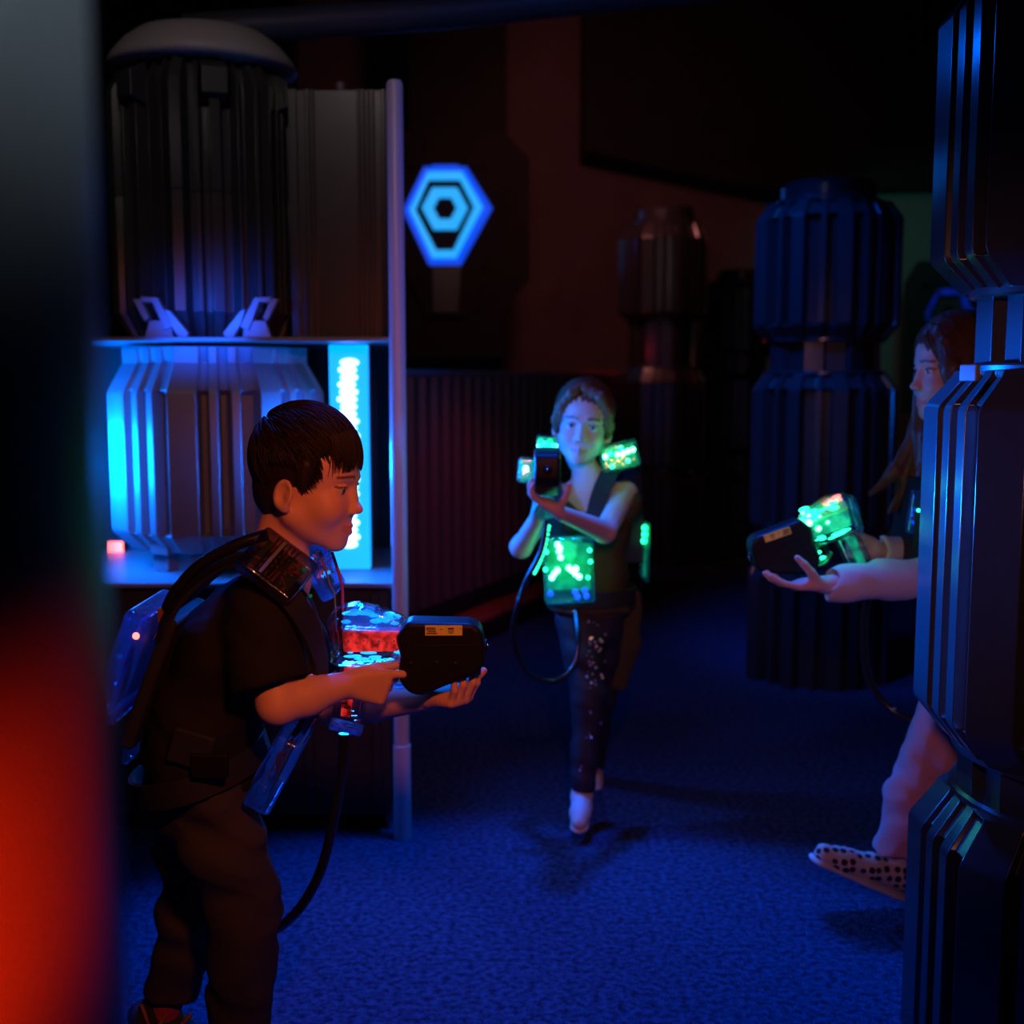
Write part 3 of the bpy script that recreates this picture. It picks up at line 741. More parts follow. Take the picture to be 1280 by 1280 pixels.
def shell_strand(f, c, r, start, flow, n, step, lift=1.0, stop=None):
    """walk over an ellipsoid in head space following flow(p)"""
    c = np.array(c); r = np.array(r); q = (np.array(start)-c)/r; q /= np.linalg.norm(q); p = c+q*r*lift; out = []
    for i in range(n):
        if stop is not None and stop(p): break
        out.append(f.p(p))
        g = flow(p); nr = (p-c)/r**2; nr /= np.linalg.norm(nr); g = g-nr*np.dot(g, nr); g /= np.linalg.norm(g)+1e-9
        p = p+g*step; q = (p-c)/r; q /= np.linalg.norm(q); p = c+q*r*(lift+.0006*i)
    return out

def folds(A, dirs, extra=None):
    """cloth folds: long soft waves of a few directions"""
    def f(x, y, z):
        o = 0
        for (dx, dy, dz, fr, am, ph) in dirs:
            wv = x*dx+y*dy+z*dz
            warp = .55*np.sin(x*21+z*17+ph)+.4*np.sin(y*33-z*23+ph*2)
            o = o+am*np.maximum(np.sin(wv*fr+warp*2+ph), -.35)
        r = o*A
        if extra is not None: r = r+extra(x, y, z)
        return r
    return f
def flatcut(S, c, n, h=.09, depth=.06):        # cut away what lies beyond a plane, near c
    n = unit(n); t = unit(np.cross(n, [.3, .8, .5])); b = np.cross(n, t)
    S.box(np.array(c, float)+n*depth, (h, h, depth), np.stack([t, b, n], 1), .001, .002, 's')
A_ = lambda *a: np.array(at(*a))
# ================================================================== LASER GUNS
def gun(o, fwd, up, label, leds, s=1.0):
    """local x to the muzzle, z up"""
    f = Vector(fwd).normalized(); y = Vector(up).cross(f).normalized(); z = f.cross(y)
    t = empty('laser_gun', o, label, 'toy gun', 'laser tag guns')
    t.matrix_world = Matrix.Translation(Vector(o)) @ Matrix((f, y, z)).transposed().to_4x4() @ Matrix.Scale(s, 4)
    P = lambda *pts: [((x-460)/750, (820-yy)/750) for x, yy in pts]
    def prism(name, poly, half, m, bev=.004, par=t, segs=3):
        bm = bmesh.new(); add_prism(bm, poly, half); return obj(name, bm, m, par, bevel=bev, segs=segs)
    br = prism('barrel', P((512, 771), (594, 773), (605, 781), (609, 800), (609, 826), (600, 838), (528, 867), (512, 862), (500, 845), (503, 815), (497, 792)), .033, M['gunblack'], .015, segs=4)
    for sy in (-1, 1):
        st = box('label', (.131, sy*.0335, .0515), (.031, .0006, .0085), M['sticker'], t)
        for k, (lx_, lz, lw, lh) in enumerate(((-.021, .004, .007, .0009), (-.021, .001, .008, .0008), (-.020, -.002, .007, .0008), (-.020, -.005, .009, .0009), (.012, .003, .005, .0014), (.012, -.001, .005, .0006), (.012, -.004, .004, .0006), (-.004, .002, .002, .0005), (-.028, .003, .0008, .0008), (.028, .003, .0008, .0008))):
            box('print_line', (.131+lx_, sy*.0343, .0515+lz), (lw, .0004, lh), M['ink'], st)
        for lx_, lz in ((.075, -.006), (.118, -.004), (.15, -.006)):
            bm = bmesh.new(); add_lathe(bm, [(.004, 0), (.0045, .002), (.002, .003)], 12); o_ = obj('screw', bm, M['gunblack'], t, smooth=True, sharp=40)
            o_.location = (lx_, sy*.0325, lz); o_.rotation_euler = (-sy*math.pi/2, 0, 0)
        prism('side_rib', P((520, 800), (596, 800), (596, 803), (520, 803)), .0015, M['gunblack'], .0006).location = (0, sy*.0332, 0)
    bm = bmesh.new(); add_lathe(bm, [(.012, 0), (.012, .002), (.010, .004), (.008, .002), (.002, .001)], 24); mz = obj('muzzle', bm, M['gunblack'], t, smooth=True, sharp=40)
    mz.location = (.199, 0, .018); mz.rotation_euler = (0, math.pi/2, 0)
    bm = bmesh.new(); add_ball(bm, (.203, 0, .018), .0035); obj('lens', bm, M['metal'], t, smooth=True)
    # clear rear housing and what shows inside it
    prism('housing', P((410, 770), (416, 762), (428, 754), (450, 752), (482, 760), (508, 771), (514, 790), (508, 812), (492, 826), (430, 831), (414, 827)), .031, M['clear'], .008)
    prism('red_core', P((429, 784), (506, 786), (500, 811), (431, 812)), .021, leds['core'], .004)
    prism('rear_loop', P((412, 780), (422, 772), (426, 800), (424, 820), (414, 816)), .024, M['clear'], .004)
    random.seed(int(abs(o[0])*1000))
    bm = bmesh.new()
    for i in range(16):
        add_ball(bm, ((random.uniform(432, 498)-460)/750, random.uniform(-.022, .022), (820-random.uniform(762, 776))/750), random.uniform(.0045, .0085), 8, 6, (1.5, 1, .6))
    obj('top_lamps', bm, leds['top'], t, smooth=True)
    prism('top_shell', P((428, 783), (432, 764), (452, 756), (484, 764), (508, 776), (508, 784)), .027, leds['shell'], .006)
    bm = bmesh.new()
    for i in range(13): add_ball(bm, ((random.uniform(433, 500)-460)/750, random.choice((-.020, .020)), (820-random.uniform(815, 821))/750), random.uniform(.003, .005), 8, 6, (random.uniform(1.5, 3.2), .6, .6))
    obj('lower_lamps', bm, leds['low'], t, smooth=True)
    bm = bmesh.new()
    for i in range(14): add_ball(bm, ((438+(i % 7)*9.5-460)/750, -.0225 if i < 7 else .0225, (820-797-2*(i % 2))/750), .0016+.001*(i == 4), 6, 4)
    obj('rivet', bm, M['metal'], t, smooth=True)
    bm = bmesh.new()
    for x, z_, r_ in leds.get('spots', ()):
        for sy in (-1, 1): add_ball(bm, ((x-460)/750, sy*.0255, (820-z_)/750), r_, 12, 8, (1, .5, .9))
    if leds.get('spots'): obj('bright_lamp', bm, leds['spotm'], t, smooth=True)
    else: bm.free()
    if leds.get('coral'):
        bm = bmesh.new()
        for i in range(9): add_ball(bm, ((random.uniform(430, 462)-460)/750, random.uniform(-.020, .020), (820-random.uniform(756, 765))/750), random.uniform(.004, .008), 8, 6, (1.3, 1, .7))
        obj('coral_lamp', bm, M['gun_coral'], t, smooth=True)
    # trigger guard
    bm = bmesh.new(); add_tube(bm, spline([((x-460)/750, 0, (820-z_)/750) for x, z_ in ((488, 826), (505, 834), (512, 848), (504, 858), (490, 856), (476, 846))], 5), .0065, 10)
    obj('trigger_guard', bm, leds['shell'], t, smooth=True)
    bm = bmesh.new(); 
    for x, z_ in ((497, 840), (493, 851)): add_ball(bm, ((x-460)/750, 0, (820-z_)/750), .006, 8, 6, (1.2, 1.3, .6))
    obj('trigger_lamp', bm, leds['low'], t, smooth=True)
    prism('trigger', P((478, 828), (486, 828), (484, 848), (480, 850)), .005, M['gunblack'], .002)
    # grip
    g = prism('grip', P((424, 828), (464, 829), (459, 870), (452, 916), (440, 921), (412, 905), (418, 866)), .0165, M['clear'], .006)
    prism('grip_board', P((430, 832), (446, 832), (436, 900), (424, 898)), .004, leds['core'], .001, g)
    bm = bmesh.new(); add_tube(bm, [((x-460)/750, .006, (820-z_)/750) for x, z_ in ((458, 832), (452, 880), (444, 908))], .0028, 8); obj('grip_rod', bm, M['metal'], g, smooth=True)
    bm = bmesh.new()
    for i in range(5): add_box(bm, ((430+i*4-460)/750, -.006, (820-(880+i*6))/750), (.005, .003, .0018))
    obj('grip_chip', bm, M['copper'], g)
    prism('grip_foot', P((411, 904), (452, 914), (451, 922), (410, 912)), .019, leds['shell'], .002)
    return t
LED_B = dict(core=M['gun_red'], top=M['gun_blue'], low=M['gun_blue'], shell=M['clear_blue'])
LED_G = dict(core=M['gun_greenlow'], top=M['gun_green'], coral=True, low=M['gun_green'], shell=M['clear_green'], spots=((500, 782, .0085), (488, 797, .0065), (480, 778, .004), (497, 770, .0045), (470, 792, .004)), spotm=M['gun_white'])

# ================================================================== LASER VESTS: pieces
def clearbox(name, Mx, h, parent, shell, inner=None, ridges=0, innerm=None, bev=.008):
    bm = bmesh.new(); add_box(bm, (0, 0, 0), h)
    o = obj(name, bm, shell, None, bevel=bev, segs=3); o.matrix_world = Mx; rehang(o, parent)
    for i in range(ridges):
        bm = bmesh.new(); add_box(bm, (-h[0]*.45+i*.0075, 0, h[2]+.0005), (.0014, h[1]*.8, .0016)); r_ = obj('ridge', bm, shell, o, bevel=.0006)
    if inner: inner(o, h)
    return o
def mtx(c, x, y):
    x = Vector(x).normalized(); z = x.cross(Vector(y)).normalized(); y = z.cross(x)
    return Matrix.Translation(Vector(c)) @ Matrix((x, y, z)).transposed().to_4x4()
def electronics(seed, glow, n=14, board=True):
    def f(o, h):
        random.seed(seed)
        if board: box('board', (0, 0, -h[2]*.3), (h[0]*.72, h[1]*.72, .001), M['circuit'], o)
        bm = bmesh.new()
        for i in range(n): add_box(bm, (random.uniform(-.65, .65)*h[0], random.uniform(-.65, .65)*h[1], random.uniform(-.2, .35)*h[2]), (random.uniform(.002, .006), random.uniform(.002, .005), .0025))
        obj('circuit_part', bm, M['copper'], o)
        bm = bmesh.new()
        for i in range(4): add_tube(bm, spline([(random.uniform(-.7, .7)*h[0], random.uniform(-.7, .7)*h[1], random.uniform(-.2, .4)*h[2]) for _ in range(4)], 5), .0012, 6)
        obj('wire', bm, M['gun_red'] if seed % 2 else M['copper'], o, smooth=True)
        if glow:
            bm = bmesh.new()
            for i in range(5): add_ball(bm, (random.uniform(-.6, .6)*h[0], random.uniform(-.6, .6)*h[1], h[2]*.3), .0035, 8, 6)
            obj('small_lamp', bm, glow, o, smooth=True)
    return f
def band(name, pts, normals, w_, th, m, parent):
    """flat webbing through points; normals give the facing"""
    bm = bmesh.new(); prev = None; pts = [Vector(p) for p in spline(pts, 6)]
    ns = [Vector(p) for p in spline(normals, 6)]
    for i, p in enumerate(pts):
        t = (pts[min(i+1, len(pts)-1)]-pts[max(i-1, 0)]).normalized(); n_ = ns[i].normalized(); s_ = t.cross(n_).normalized(); n_ = s_.cross(t)
        r = [bm.verts.new(p+s_*a*w_+n_*b*th) for a, b in ((-1, -1), (1, -1), (1, 1), (-1, 1))]
        if prev: [bm.faces.new((prev[k], prev[(k+1) % 4], r[(k+1) % 4], r[k])) for k in range(4)]
        else: bm.faces.new(r)
        prev = r
    bm.faces.new(prev); return obj(name, bm, m, parent, smooth=True, sharp=50, keep=True)

def shoe(name, ankle, toe, up, m, sm, parent, s=1.0, dots=None, trim=None):
    a = np.array(ankle, float); d = unit(np.array(toe, float)-a); up = unit(np.array(up)-d*np.dot(up, d)); l = np.cross(d, up); R = np.stack([l, d, up], 1)
    S = SDF(); P = lambda x, y, z: a+R@(np.array((x, y, z))*s)
    S.chain([P(0, -.028, -.03), P(0, .03, -.032), P(-.0, .10, -.045), P(0, .145, -.048)], [.033*s, .033*s, .031*s, .026*s], .02, flat=(up, .85))
    S.cap(P(0, -.012, -.02), P(0, -.008, .016), .031*s, .030*s, .02)
    S.cap(P(0, -.010, .0), P(0, -.006, .06), .024*s, .026*s, .004, mode='s')
    S.box(P(0, .05, -.12), (.1*s, .2*s, .055*s), R, .001, .003, 's')
    o = S.build(name, .0026, m, parent, color=(lambda v: dots(((v-a)@R)/s)) if dots else None)
    S2 = SDF(); S2.chain([P(0, -.028, -.066), P(0, .04, -.066), P(0, .145, -.066)], [.036*s, .034*s, .031*s], .012, flat=(up, .32))
    q = S2.build('sole', .0026, sm, o)
    return o
# ================================================================== THE BOY
def torso(S, pts, rs, wide, k=.03):
    for (a, b), (r0, r1) in zip(zip(pts, pts[1:]), zip(rs, rs[1:])): S.cap(a, b, r0, r1, k, flat=wide)
boy = empty('person', (-.45, 2.0, 0), 'boy in black t-shirt and grey trousers leaning forward with a toy gun', 'person', 'children playing laser tag')
Y_ = np.array((0, 1, 0)); 
HB = Frame(A_(386, 601, 2.0), (.975, -.20, -.12), (.10, .0, 1), 1.05)
nb = A_(350, 716, 2.0); ch = A_(302, 800, 2.0); ab = A_(258, 895, 2.0); pv = A_(252, 965, 2.0)
shN, elN, wrN = A_(328, 768, 1.885), A_(347, 880, 1.85), A_(436, 855, 1.915)
shF, elF, wrF = A_(352, 765, 2.12), A_(420, 885, 2.13), A_(540, 872, 1.985)
hpN, knN, anN = A_(262, 985, 1.935), A_(303, 1135, 1.93), A_(302, 1320, 1.93)
hpF, knF, anF = A_(245, 985, 2.065), A_(240, 1130, 2.075), A_(207, 1258, 2.07)
S = SDF(); head(S, HB, 1.6)
S.chain([HB.p((0, -.030, -.035)), HB.p((0, -.035, -.095)), nb, ch], [.040, .038, .046, .06], .025)
torso(S, [nb+(-.01, 0, -.03), ch, ab, pv], [.05, .070, .066, .072], (Y_, 1.35))
S.cap(shN, shF, .034, .034, .03)
S.chain([shN, elN], [.036, .031], .02); S.chain([elN, elN*.6+wrN*.4, wrN], [.032, .031, .0205], .015)
S.chain([shF, elF], [.036, .031], .02); S.chain([elF, elF*.6+wrF*.4, wrF], [.032, .030, .0205], .015)
for h_, k_, a_ in ((hpN, knN, anN), (hpF, knF, anF)): S.chain([h_, k_, a_], [.052, .037, .026], .02)
hand(S, wrN, (1, 0, -.10), (0, 1, 0), (0, 0, 1), [(.25, .85, .7), (1.25, 1.35, .8), (1.35, 1.4, .8), (1.4, 1.4, .9)], spread=.04, s=.92, thumb=((.8, .35, .35), (1, .0, .35)))
hand(S, wrF, (.80, -.52, .10), (0, 0, 1), (.5, .85, 0), [(.95, .45, .3), (1.0, .5, .35), (1.05, .5, .35), (1.05, .5, .4)], spread=.16, s=.95, thumb=((.6, .8, .2), (.5, .7, .6)))
S.build('body', .0026, M['skin'], boy, color=skin_color([HB], (.80, .40, .27)))
eyes(HB, boy, (.10, 1, -.12))
# short dark hair: a shaped cap with strands over it
hc, hr = (0, -.010, .038), (.0765, .087, .085)
S = SDF(); S.ell(HB.p(hc), np.array((.0740, .0845, .083))*1.05, HB.R)
S.ell(HB.p((0, -.040, -.018)), np.array((.058, .048, .052))*1.05, HB.R, k=.02)
for x in (-1, 1): S.cap(HB.p((x*.066, .018, .03)), HB.p((x*.069, .014, -.014)), .013, .0045, .012)
S.ell(HB.p((0, .100, -.022)), np.array((.09, .062, .070))*1.05, HB.R, .004, 's')
S.ell(HB.p((.086, .004, -.030)), np.array((.022, .030, .042))*1.05, HB.R, .004, 's'); S.ell(HB.p((-.086, .004, -.030)), np.array((.022, .030, .042))*1.05, HB.R, .004, 's')
def hd(x, y, z):
    q = HB.inv(np.stack([x, y, z], 1)); a = np.arctan2(q[:, 0], q[:, 1]+.05)
    return .0007*np.sin(a*90+q[:, 2]*60+2*np.sin(q[:, 2]*50))
hair = S.build('hair', .0026, M['hairdark'], boy, disp=hd)
rg = np.random.default_rng(5); paths = []
wh = np.array((.008, -.070, .088))
for i in range(5200):
    d = rg.normal(size=3); d /= np.linalg.norm(d); st = np.array(hc)+d*np.array(hr)
    if st[2] < -.03 or (st[1] > .056 and st[2] < .062): continue
    jit = rg.normal(size=3)*.12; zl = .034+rg.uniform(-.012, .016)+.010*math.sin(st[0]*120); zs = -.022+rg.uniform(-.014, .012)
    def flow(p): g = (p-wh); g = g/np.linalg.norm(g)+np.array((0, .15, -.75 if p[2] < .05 else -.15))+jit; return g
    def stop(p): return (p[1] > .045 and p[2] < zl) or (p[1] > -.012 and p[2] < zs+max(0, p[1]-.012)*1.25) or (p[1] > -.036 and p[1] < .010 and p[2] < .024) or p[2] < -.055
    paths.append(shell_strand(HB, hc, hr, st, flow, int(rg.integers(7, 13)), .0052, 1.0+rg.uniform(0, .055), stop))
# fringe tips falling over the brow
for i in range(420):
    x0 = rg.uniform(-.060, .068); st = np.array((x0, .06, .088))
    jit = rg.normal(size=3)*.10; zl = .022+rg.uniform(-.006, .02)+.008*math.sin(x0*150)
    def flow(p): return np.array((.15*math.sin(x0*90), .8 if p[2] > .07 else .1, -1.0))+jit
    def stop(p): return p[2] < zl
    paths.append(shell_strand(HB, hc, (.0775, .088, .086), st, flow, 14, .005, 1.03+rg.uniform(0, .02), stop))
strands('hair_strands', paths, M['hairdark'], hair, .00125)
# t-shirt
S = SDF()
torso(S, [nb+(-.022, 0, -.032), ch, ab, pv+(0, 0, -.01), pv+(.010, 0, -.10)], [.056, .088, .090, .098, .104], (Y_, 1.42), .035)
S.cap(shN+(.0, .03, .0), shF-(0, .03, 0), .060, .060, .04)
slN = A_(340, 868, 1.852); slF = A_(398, 862, 2.12)
S.chain([shN, slN], [.054, .068], .03); S.chain([shF, slF], [.054, .064], .03)
flatcut(S, slN+(-.002, 0, .012), (slN-shN)+np.array((.02, 0, 0))); flatcut(S, slF+(0, 0, .02), slF-shF)
S.cap(slN+(0, 0, .0), slN-(0, 0, .05), .046, .058, .003, mode='s')
flatcut(S, A_(248, 1002, 1.87), (-.28, .22, -1), h=.3, depth=.12)
S.cap(HB.p((0, -.02, -.08)), nb+(.015, 0, .012), .050, .047, .006, mode='s')
shirt_f = folds(1, [(.5, .2, .8, 62, .0026, .4), (.9, .3, -.5, 48, .0030, 1.9), (.2, .9, .7, 75, .0018, 3.1)])
shirt = S.build('t_shirt', .0042, M['blacktee'], boy, disp=shirt_f)
# trousers
S = SDF()
torso(S, [pv+(-.008, 0, -.0), pv+(-.006, 0, -.065)], [.080, .077], (Y_, 1.25), .04)
hemN = A_(303, 1305, 1.93); hemF = A_(213, 1250, 2.07)
S.chain([hpN, (hpN+knN)/2, knN, hemN], [.064, .069, .061, .056], .03)
S.chain([hpF, (hpF+knF)/2, knF, hemF], [.062, .064, .055, .048], .03)
flatcut(S, hemF+(0, 0, .008), hemF-knF, h=.07)
trf = folds(1, [(.55, .1, .85, 55, .0050, 1.0), (-.45, .2, .85, 42, .0052, 2.2), (.1, .7, .7, 90, .0022, .5)])
S.build('trousers', .0045, M['trousers'], boy, disp=trf)
# shoes and socks
sh_ = shoe('shoe', anF+(0.0, 0, -.004), anF+(.9, .05, -.42), (0, 0, 1), M['darkshoe'], M['darkshoe'], boy, .98)
S = SDF(); S.cap(anF+(-.006, 0, -.012), anF+(.004, 0, .022), .032, .031, .01); S.build('sock', .003, M['redsock'], boy)
for k, (x0, x1) in enumerate(((-.030, .055), (-.036, .010))):
    tube('shoe_trim', spline([anF+(x0, -.026, -.012+.03*k), anF+((x0+x1)/2, -.036, -.034+.01*k), anF+(x1, -.031, .002)], 6), .0035, M['orange_trim'], sh_, 8, keep=True)
shoe('shoe', anN+(0, 0, -.0), anN+(1, -.05, -.02), (0, 0, 1), M['darkshoe'], M['darkshoe'], boy, .98)

# ------------------------------------------------------------------ his gun and vest
gun(A_(460, 820, 1.95), (1, 0, 0), (0, 0, 1), 'toy gun in the boy\'s hands, clear rear glowing red and blue', LED_B, .975)
ve = empty('laser_vest', A_(300, 800, 2.0), 'clear and black laser tag vest worn by the boy', 'vest', 'laser tag vests')
sm_ = clearbox('shoulder_module', mtx(A_(346, 708, 1.852), (.80, -.05, -.60), (.30, .62, .72)), (.052, .043, .015), ve, M['smoke'], electronics(2, None, 22), 6)
clearbox('label_strip', sm_.matrix_world @ Matrix.Translation((-.012, .0, .019)), (.003, .034, .0012), ve, M['drum'])
clearbox('shoulder_module', mtx(A_(402, 712, 2.135), (.45, .1, -.88), (.1, .9, .3)), (.05, .04, .014), ve, M['clear_blue'], electronics(3, M['gun_blue'], 14), 3)
bm = bmesh.new(); add_ball(bm, A_(380, 712, 1.86), .004); add_ball(bm, A_(388, 745, 1.87), .003); obj('small_lamp', bm, M['green_mark'], ve, smooth=True, keep=True)
P = [A_(200, 800, 1.92), A_(232, 742, 1.90), A_(290, 700, 1.88), A_(352, 735, 1.845), A_(392, 800, 1.87), A_(400, 860, 1.92), A_(372, 915, 1.94)]
N = [(-1, -.2, .3), (-.8, -.3, .7), (-.2, -.4, 1), (.4, -.8, .5), (.9, -.5, .1), (1, -.3, 0), (1, -.2, -.3)]
band('shoulder_strap', P, N, .020, .004, M['webbing'], ve)
P = [A_(215, 800, 2.10), A_(240, 742, 2.10), A_(300, 700, 2.10), A_(372, 735, 2.12), A_(402, 800, 2.10), A_(404, 860, 2.05), A_(378, 915, 2.03)]
band('shoulder_strap', P, [(-1, .2, .3), (-.8, .3, .7), (-.2, .4, 1), (.5, .3, .7), (.9, .3, .1), (1, .3, 0), (1, .2, -.3)], .020, .004, M['webbing'], ve)
c = A_(252, 955, 2.0); ring = [c+np.array((.108*math.cos(a), .146*math.sin(a), .03*math.cos(a))) for a in np.linspace(0, 2*math.pi, 17)]
band('waist_belt', ring, [tuple(p-c) for p in ring], .021, .004, M['webbing'], ve)
box('buckle', A_(262, 957, 1.846), (.030, .006, .020), M['gunblack'], ve, bevel=.004, keep=True)
box('side_pouch', A_(240, 935, 1.858), (.035, .012, .03), M['webbing'], ve, bevel=.006, keep=True, R=Matrix.Rotation(.3, 3, 'Y'))
bp_ = clearbox('back_pack', mtx(A_(174, 818, 2.0), (.36, 0, .93), (0, 1, 0)), (.097, .105, .024), ve, M['clear_blue'], electronics(4, M['led_blue'], 16), 0, bev=.012)  # small blue lamps added inside to make it look blue lit
clearbox('back_pad', mtx(A_(206, 838, 2.0), (.36, 0, .93), (0, 1, 0)), (.115, .10, .012), ve, M['webbing'], bev=.008)
bm = bmesh.new(); add_ball(bm, A_(170, 795, 1.895), .006, sc=(1, .4, 1)); obj('small_lamp', bm, M['gun_coral'], ve, smooth=True, keep=True)
box('hose_clamp', A_(208, 768, 1.91), (.012, .012, .012), M['copper'], ve, bevel=.003, keep=True)
box('added_glow', A_(176, 820, 2.0), (.003, .088, .085), M['blue_dim'], bp_, R=Matrix.Rotation(.37, 3, 'Y'), keep=True)  # emissive sheet added for the blue light in the pack
clearbox('hip_module', mtx(A_(166, 925, 1.97), (.2, 0, .97), (0, 1, 0)), (.036, .03, .008), ve, M['clear_blue'])
clearbox('front_pack', mtx(A_(352, 950, 1.965), (.46, 0, .89), (0, 1, 0)), (.066, .085, .024), ve, M['clear_blue'], electronics(6, None, 24), 4, bev=.008)
tube('vest_hose', spline([A_(205, 772, 1.91), A_(218, 742, 1.90), A_(250, 706, 1.89), A_(295, 681, 1.89), A_(335, 668, 1.90)], 8), .0095, M['rubber'], ve, 14, keep=True)
tube('vest_hose', spline([A_(196, 800, 1.90), A_(215, 758, 1.89), A_(262, 712, 1.87), A_(315, 694, 1.86)], 8), .006, M['rubber'], ve, 12, keep=True)
tube('chest_wire', spline([A_(400, 690, 2.02), A_(412, 730, 2.0), A_(418, 745, 1.99), A_(420, 790, 1.98)], 6), .0018, M['drum'], ve, 8, keep=True)
tube('chest_wire', spline([A_(415, 690, 2.09), A_(427, 730, 2.08), A_(429, 765, 2.05), A_(436, 790, 2.0)], 6), .0028, M['redsock'], ve, 8, keep=True)
tube('gun_hose', spline([A_(430, 917, 1.95), A_(427, 960, 1.95), A_(416, 1030, 1.96), A_(398, 1095, 1.98), A_(366, 1145, 2.02), A_(330, 1160, 2.10), A_(275, 1100, 2.17), A_(215, 985, 2.16), A_(180, 890, 2.08)], 8), .0088, M['rubber'], ve, 14, keep=True)
# ================================================================== THE SMALL GIRL IN THE MIDDLE
gl = empty('person', (.2, 3.3, 0), 'small girl in olive top and dark sequined leggings, facing the camera with a toy gun', 'person', 'children playing laser tag')
HG = Frame(A_(729, 529, 3.3), (-.10, -1, -.04), (.12, 0, 1), 1.04)
nb = A_(737, 598, 3.33); ch = A_(741, 660, 3.32); ab = A_(739, 720, 3.31); pv = A_(738, 765, 3.31)
shR, elR, wrR = A_(696, 620, 3.30), A_(651, 684, 3.20), A_(672, 646, 3.09)
shL, elL, wrL = A_(782, 617, 3.32), A_(756, 664, 3.13), A_(702, 642, 2.945)
hpR, knR, anR = A_(722, 770, 3.30), A_(736, 868, 3.24), A_(728, 985, 3.20)
hpL, knL, anL = A_(752, 770, 3.32), A_(752, 868, 3.42), A_(742, 960, 3.58)
X_ = np.array((1, 0, 0))
S = SDF(); head(S, HG, 1)
S.chain([HG.p((0, -.030, -.035)), HG.p((0, -.030, -.09)), nb, ch], [.036, .032, .038, .055], .025)
torso(S, [nb+(0, 0, -.04), ch, ab, pv], [.045, .060, .056, .062], (X_, 1.35))
S.cap(shR, shL, .030, .030, .03)
S.chain([shR, elR, wrR], [.030, .027, .019], .018); S.chain([shL, elL, wrL], [.031, .029, .019], .018)
for h_, k_, a_ in ((hpR, knR, anR), (hpL, knL, anL)): S.chain([h_, k_, a_], [.048, .036, .024], .02)
hand(S, wrL, (-.84, -.05, .52), (.52, -.05, .84), (0, -1, 0), [(.10, .75, .5), (.15, .8, .5), (.2, .85, .5), (.25, .85, .5)], spread=.12, s=.92, thumb=((.0, .35, .95), (.35, .0, 1)))
hand(S, wrR, (.15, -.35, .9), (.7, -.5, 0), (-.3, -.9, .1), [(.7, 1.2, .8), (1.2, 1.3, .8), (1.3, 1.3, .8), (1.3, 1.3, .8)], spread=.04, s=.85)
S.build('body', .003, M['skin'], gl, color=skin_color([HG], (.72, .44, .38)))
eyes(HG, gl, (0, 1, -.02), (.06, .12, .22))
hc, hr = (0, -.012, .035), (.0785, .087, .085)
S = SDF(); S.ell(HG.p(hc), np.array(hr)*1.04, HG.R)
S.ell(HG.p((0, -.040, -.018)), np.array((.056, .046, .050))*1.04, HG.R, k=.02)
S.ell(HG.p((-.004, .100, -.022)), np.array((.067, .068, .080))*1.04, HG.R@np.array(Matrix.Rotation(.30, 3, 'Y')), .006, 's')
for x in (-1, 1): S.ell(HG.p((x*.086, .004, -.030)), np.array((.022, .034, .048))*1.04, HG.R, .004, 's')
S.cap(HG.p((-.06, -.05, -.03)), HG.p((-.074, -.03, -.075)), .020, .010, .01)      # low tail behind the shoulder
for x, dz in ((-1, .0), (1, .004)):         # locks swept from the parting over the temples
    S.chain([HG.p((.016, .060, .098)), HG.p((x*.038, .070, .078+dz)), HG.p((x*.064, .052, .040)), HG.p((x*.074, .024, .004)), HG.p((x*.070, -.01, -.035))], [.012, .013, .012, .010, .007], .008)
    S.chain([HG.p((x*.050, .066, .062)), HG.p((x*.062, .058, .018)), HG.p((x*.066, .046, -.022))], [.004, .0045, .0015], .003)
def hd3(x, y, z):
    q = HG.inv(np.stack([x, y, z], 1)); a = np.arctan2(q[:, 0]-.016, q[:, 2]+.02)
    return .0009*np.sin(a*34+q[:, 1]*50+1.5*np.sin(q[:, 1]*60))+.003*np.exp(-((q[:, 0]-.016)/.004)**2)*(q[:, 2] > .06)
hair = S.build('hair', .003, M['hairfair'], gl, disp=hd3)
paths = []
for i in range(1100):
    d = rg.normal(size=3); d /= np.linalg.norm(d); st = np.array(hc)+d*np.array(hr)
    if st[2] < -.05 or (st[1] > .060 and st[2] < .062): continue
    jit = rg.normal(size=3)*.08; sx = .020
    def flow(p): return np.array((.5*np.sign(p[0]-sx)*(p[2] > .06), -.9, -.45))+jit
    paths.append(shell_strand(HG, hc, hr, st, flow, 10, .006, 1.01+rg.uniform(0, .02), lambda p: p[2] < -.05 or (p[1] > .05 and p[2] < .05)))
strands('hair_strands', paths, M['hairfair'], hair, .0012)
# olive top
S = SDF(); torso(S, [nb+(0, .01, -.05), ch, ab, pv+(0, 0, .02)], [.050, .074, .073, .080], (X_, 1.32), .03)
S.chain([shR+(.03, 0, -.01), shR+(-.005, -.01, -.035)], [.042, .042], .03); S.chain([shL+(-.03, 0, -.01), shL+(.006, -.01, -.03)], [.042, .042], .03)
S.ell(A_(727, 618, 3.245), (.048, .05, .060), None, .006, 's')
S.box(pv+(0, 0, -.07), (.2, .2, .06), None, .001, .004, 's')
S.build('olive_top', .004, M['olive'], gl, disp=folds(1, [(.4, .2, .9, 60, .002, .4), (.9, .3, -.4, 50, .002, 1.2)]))
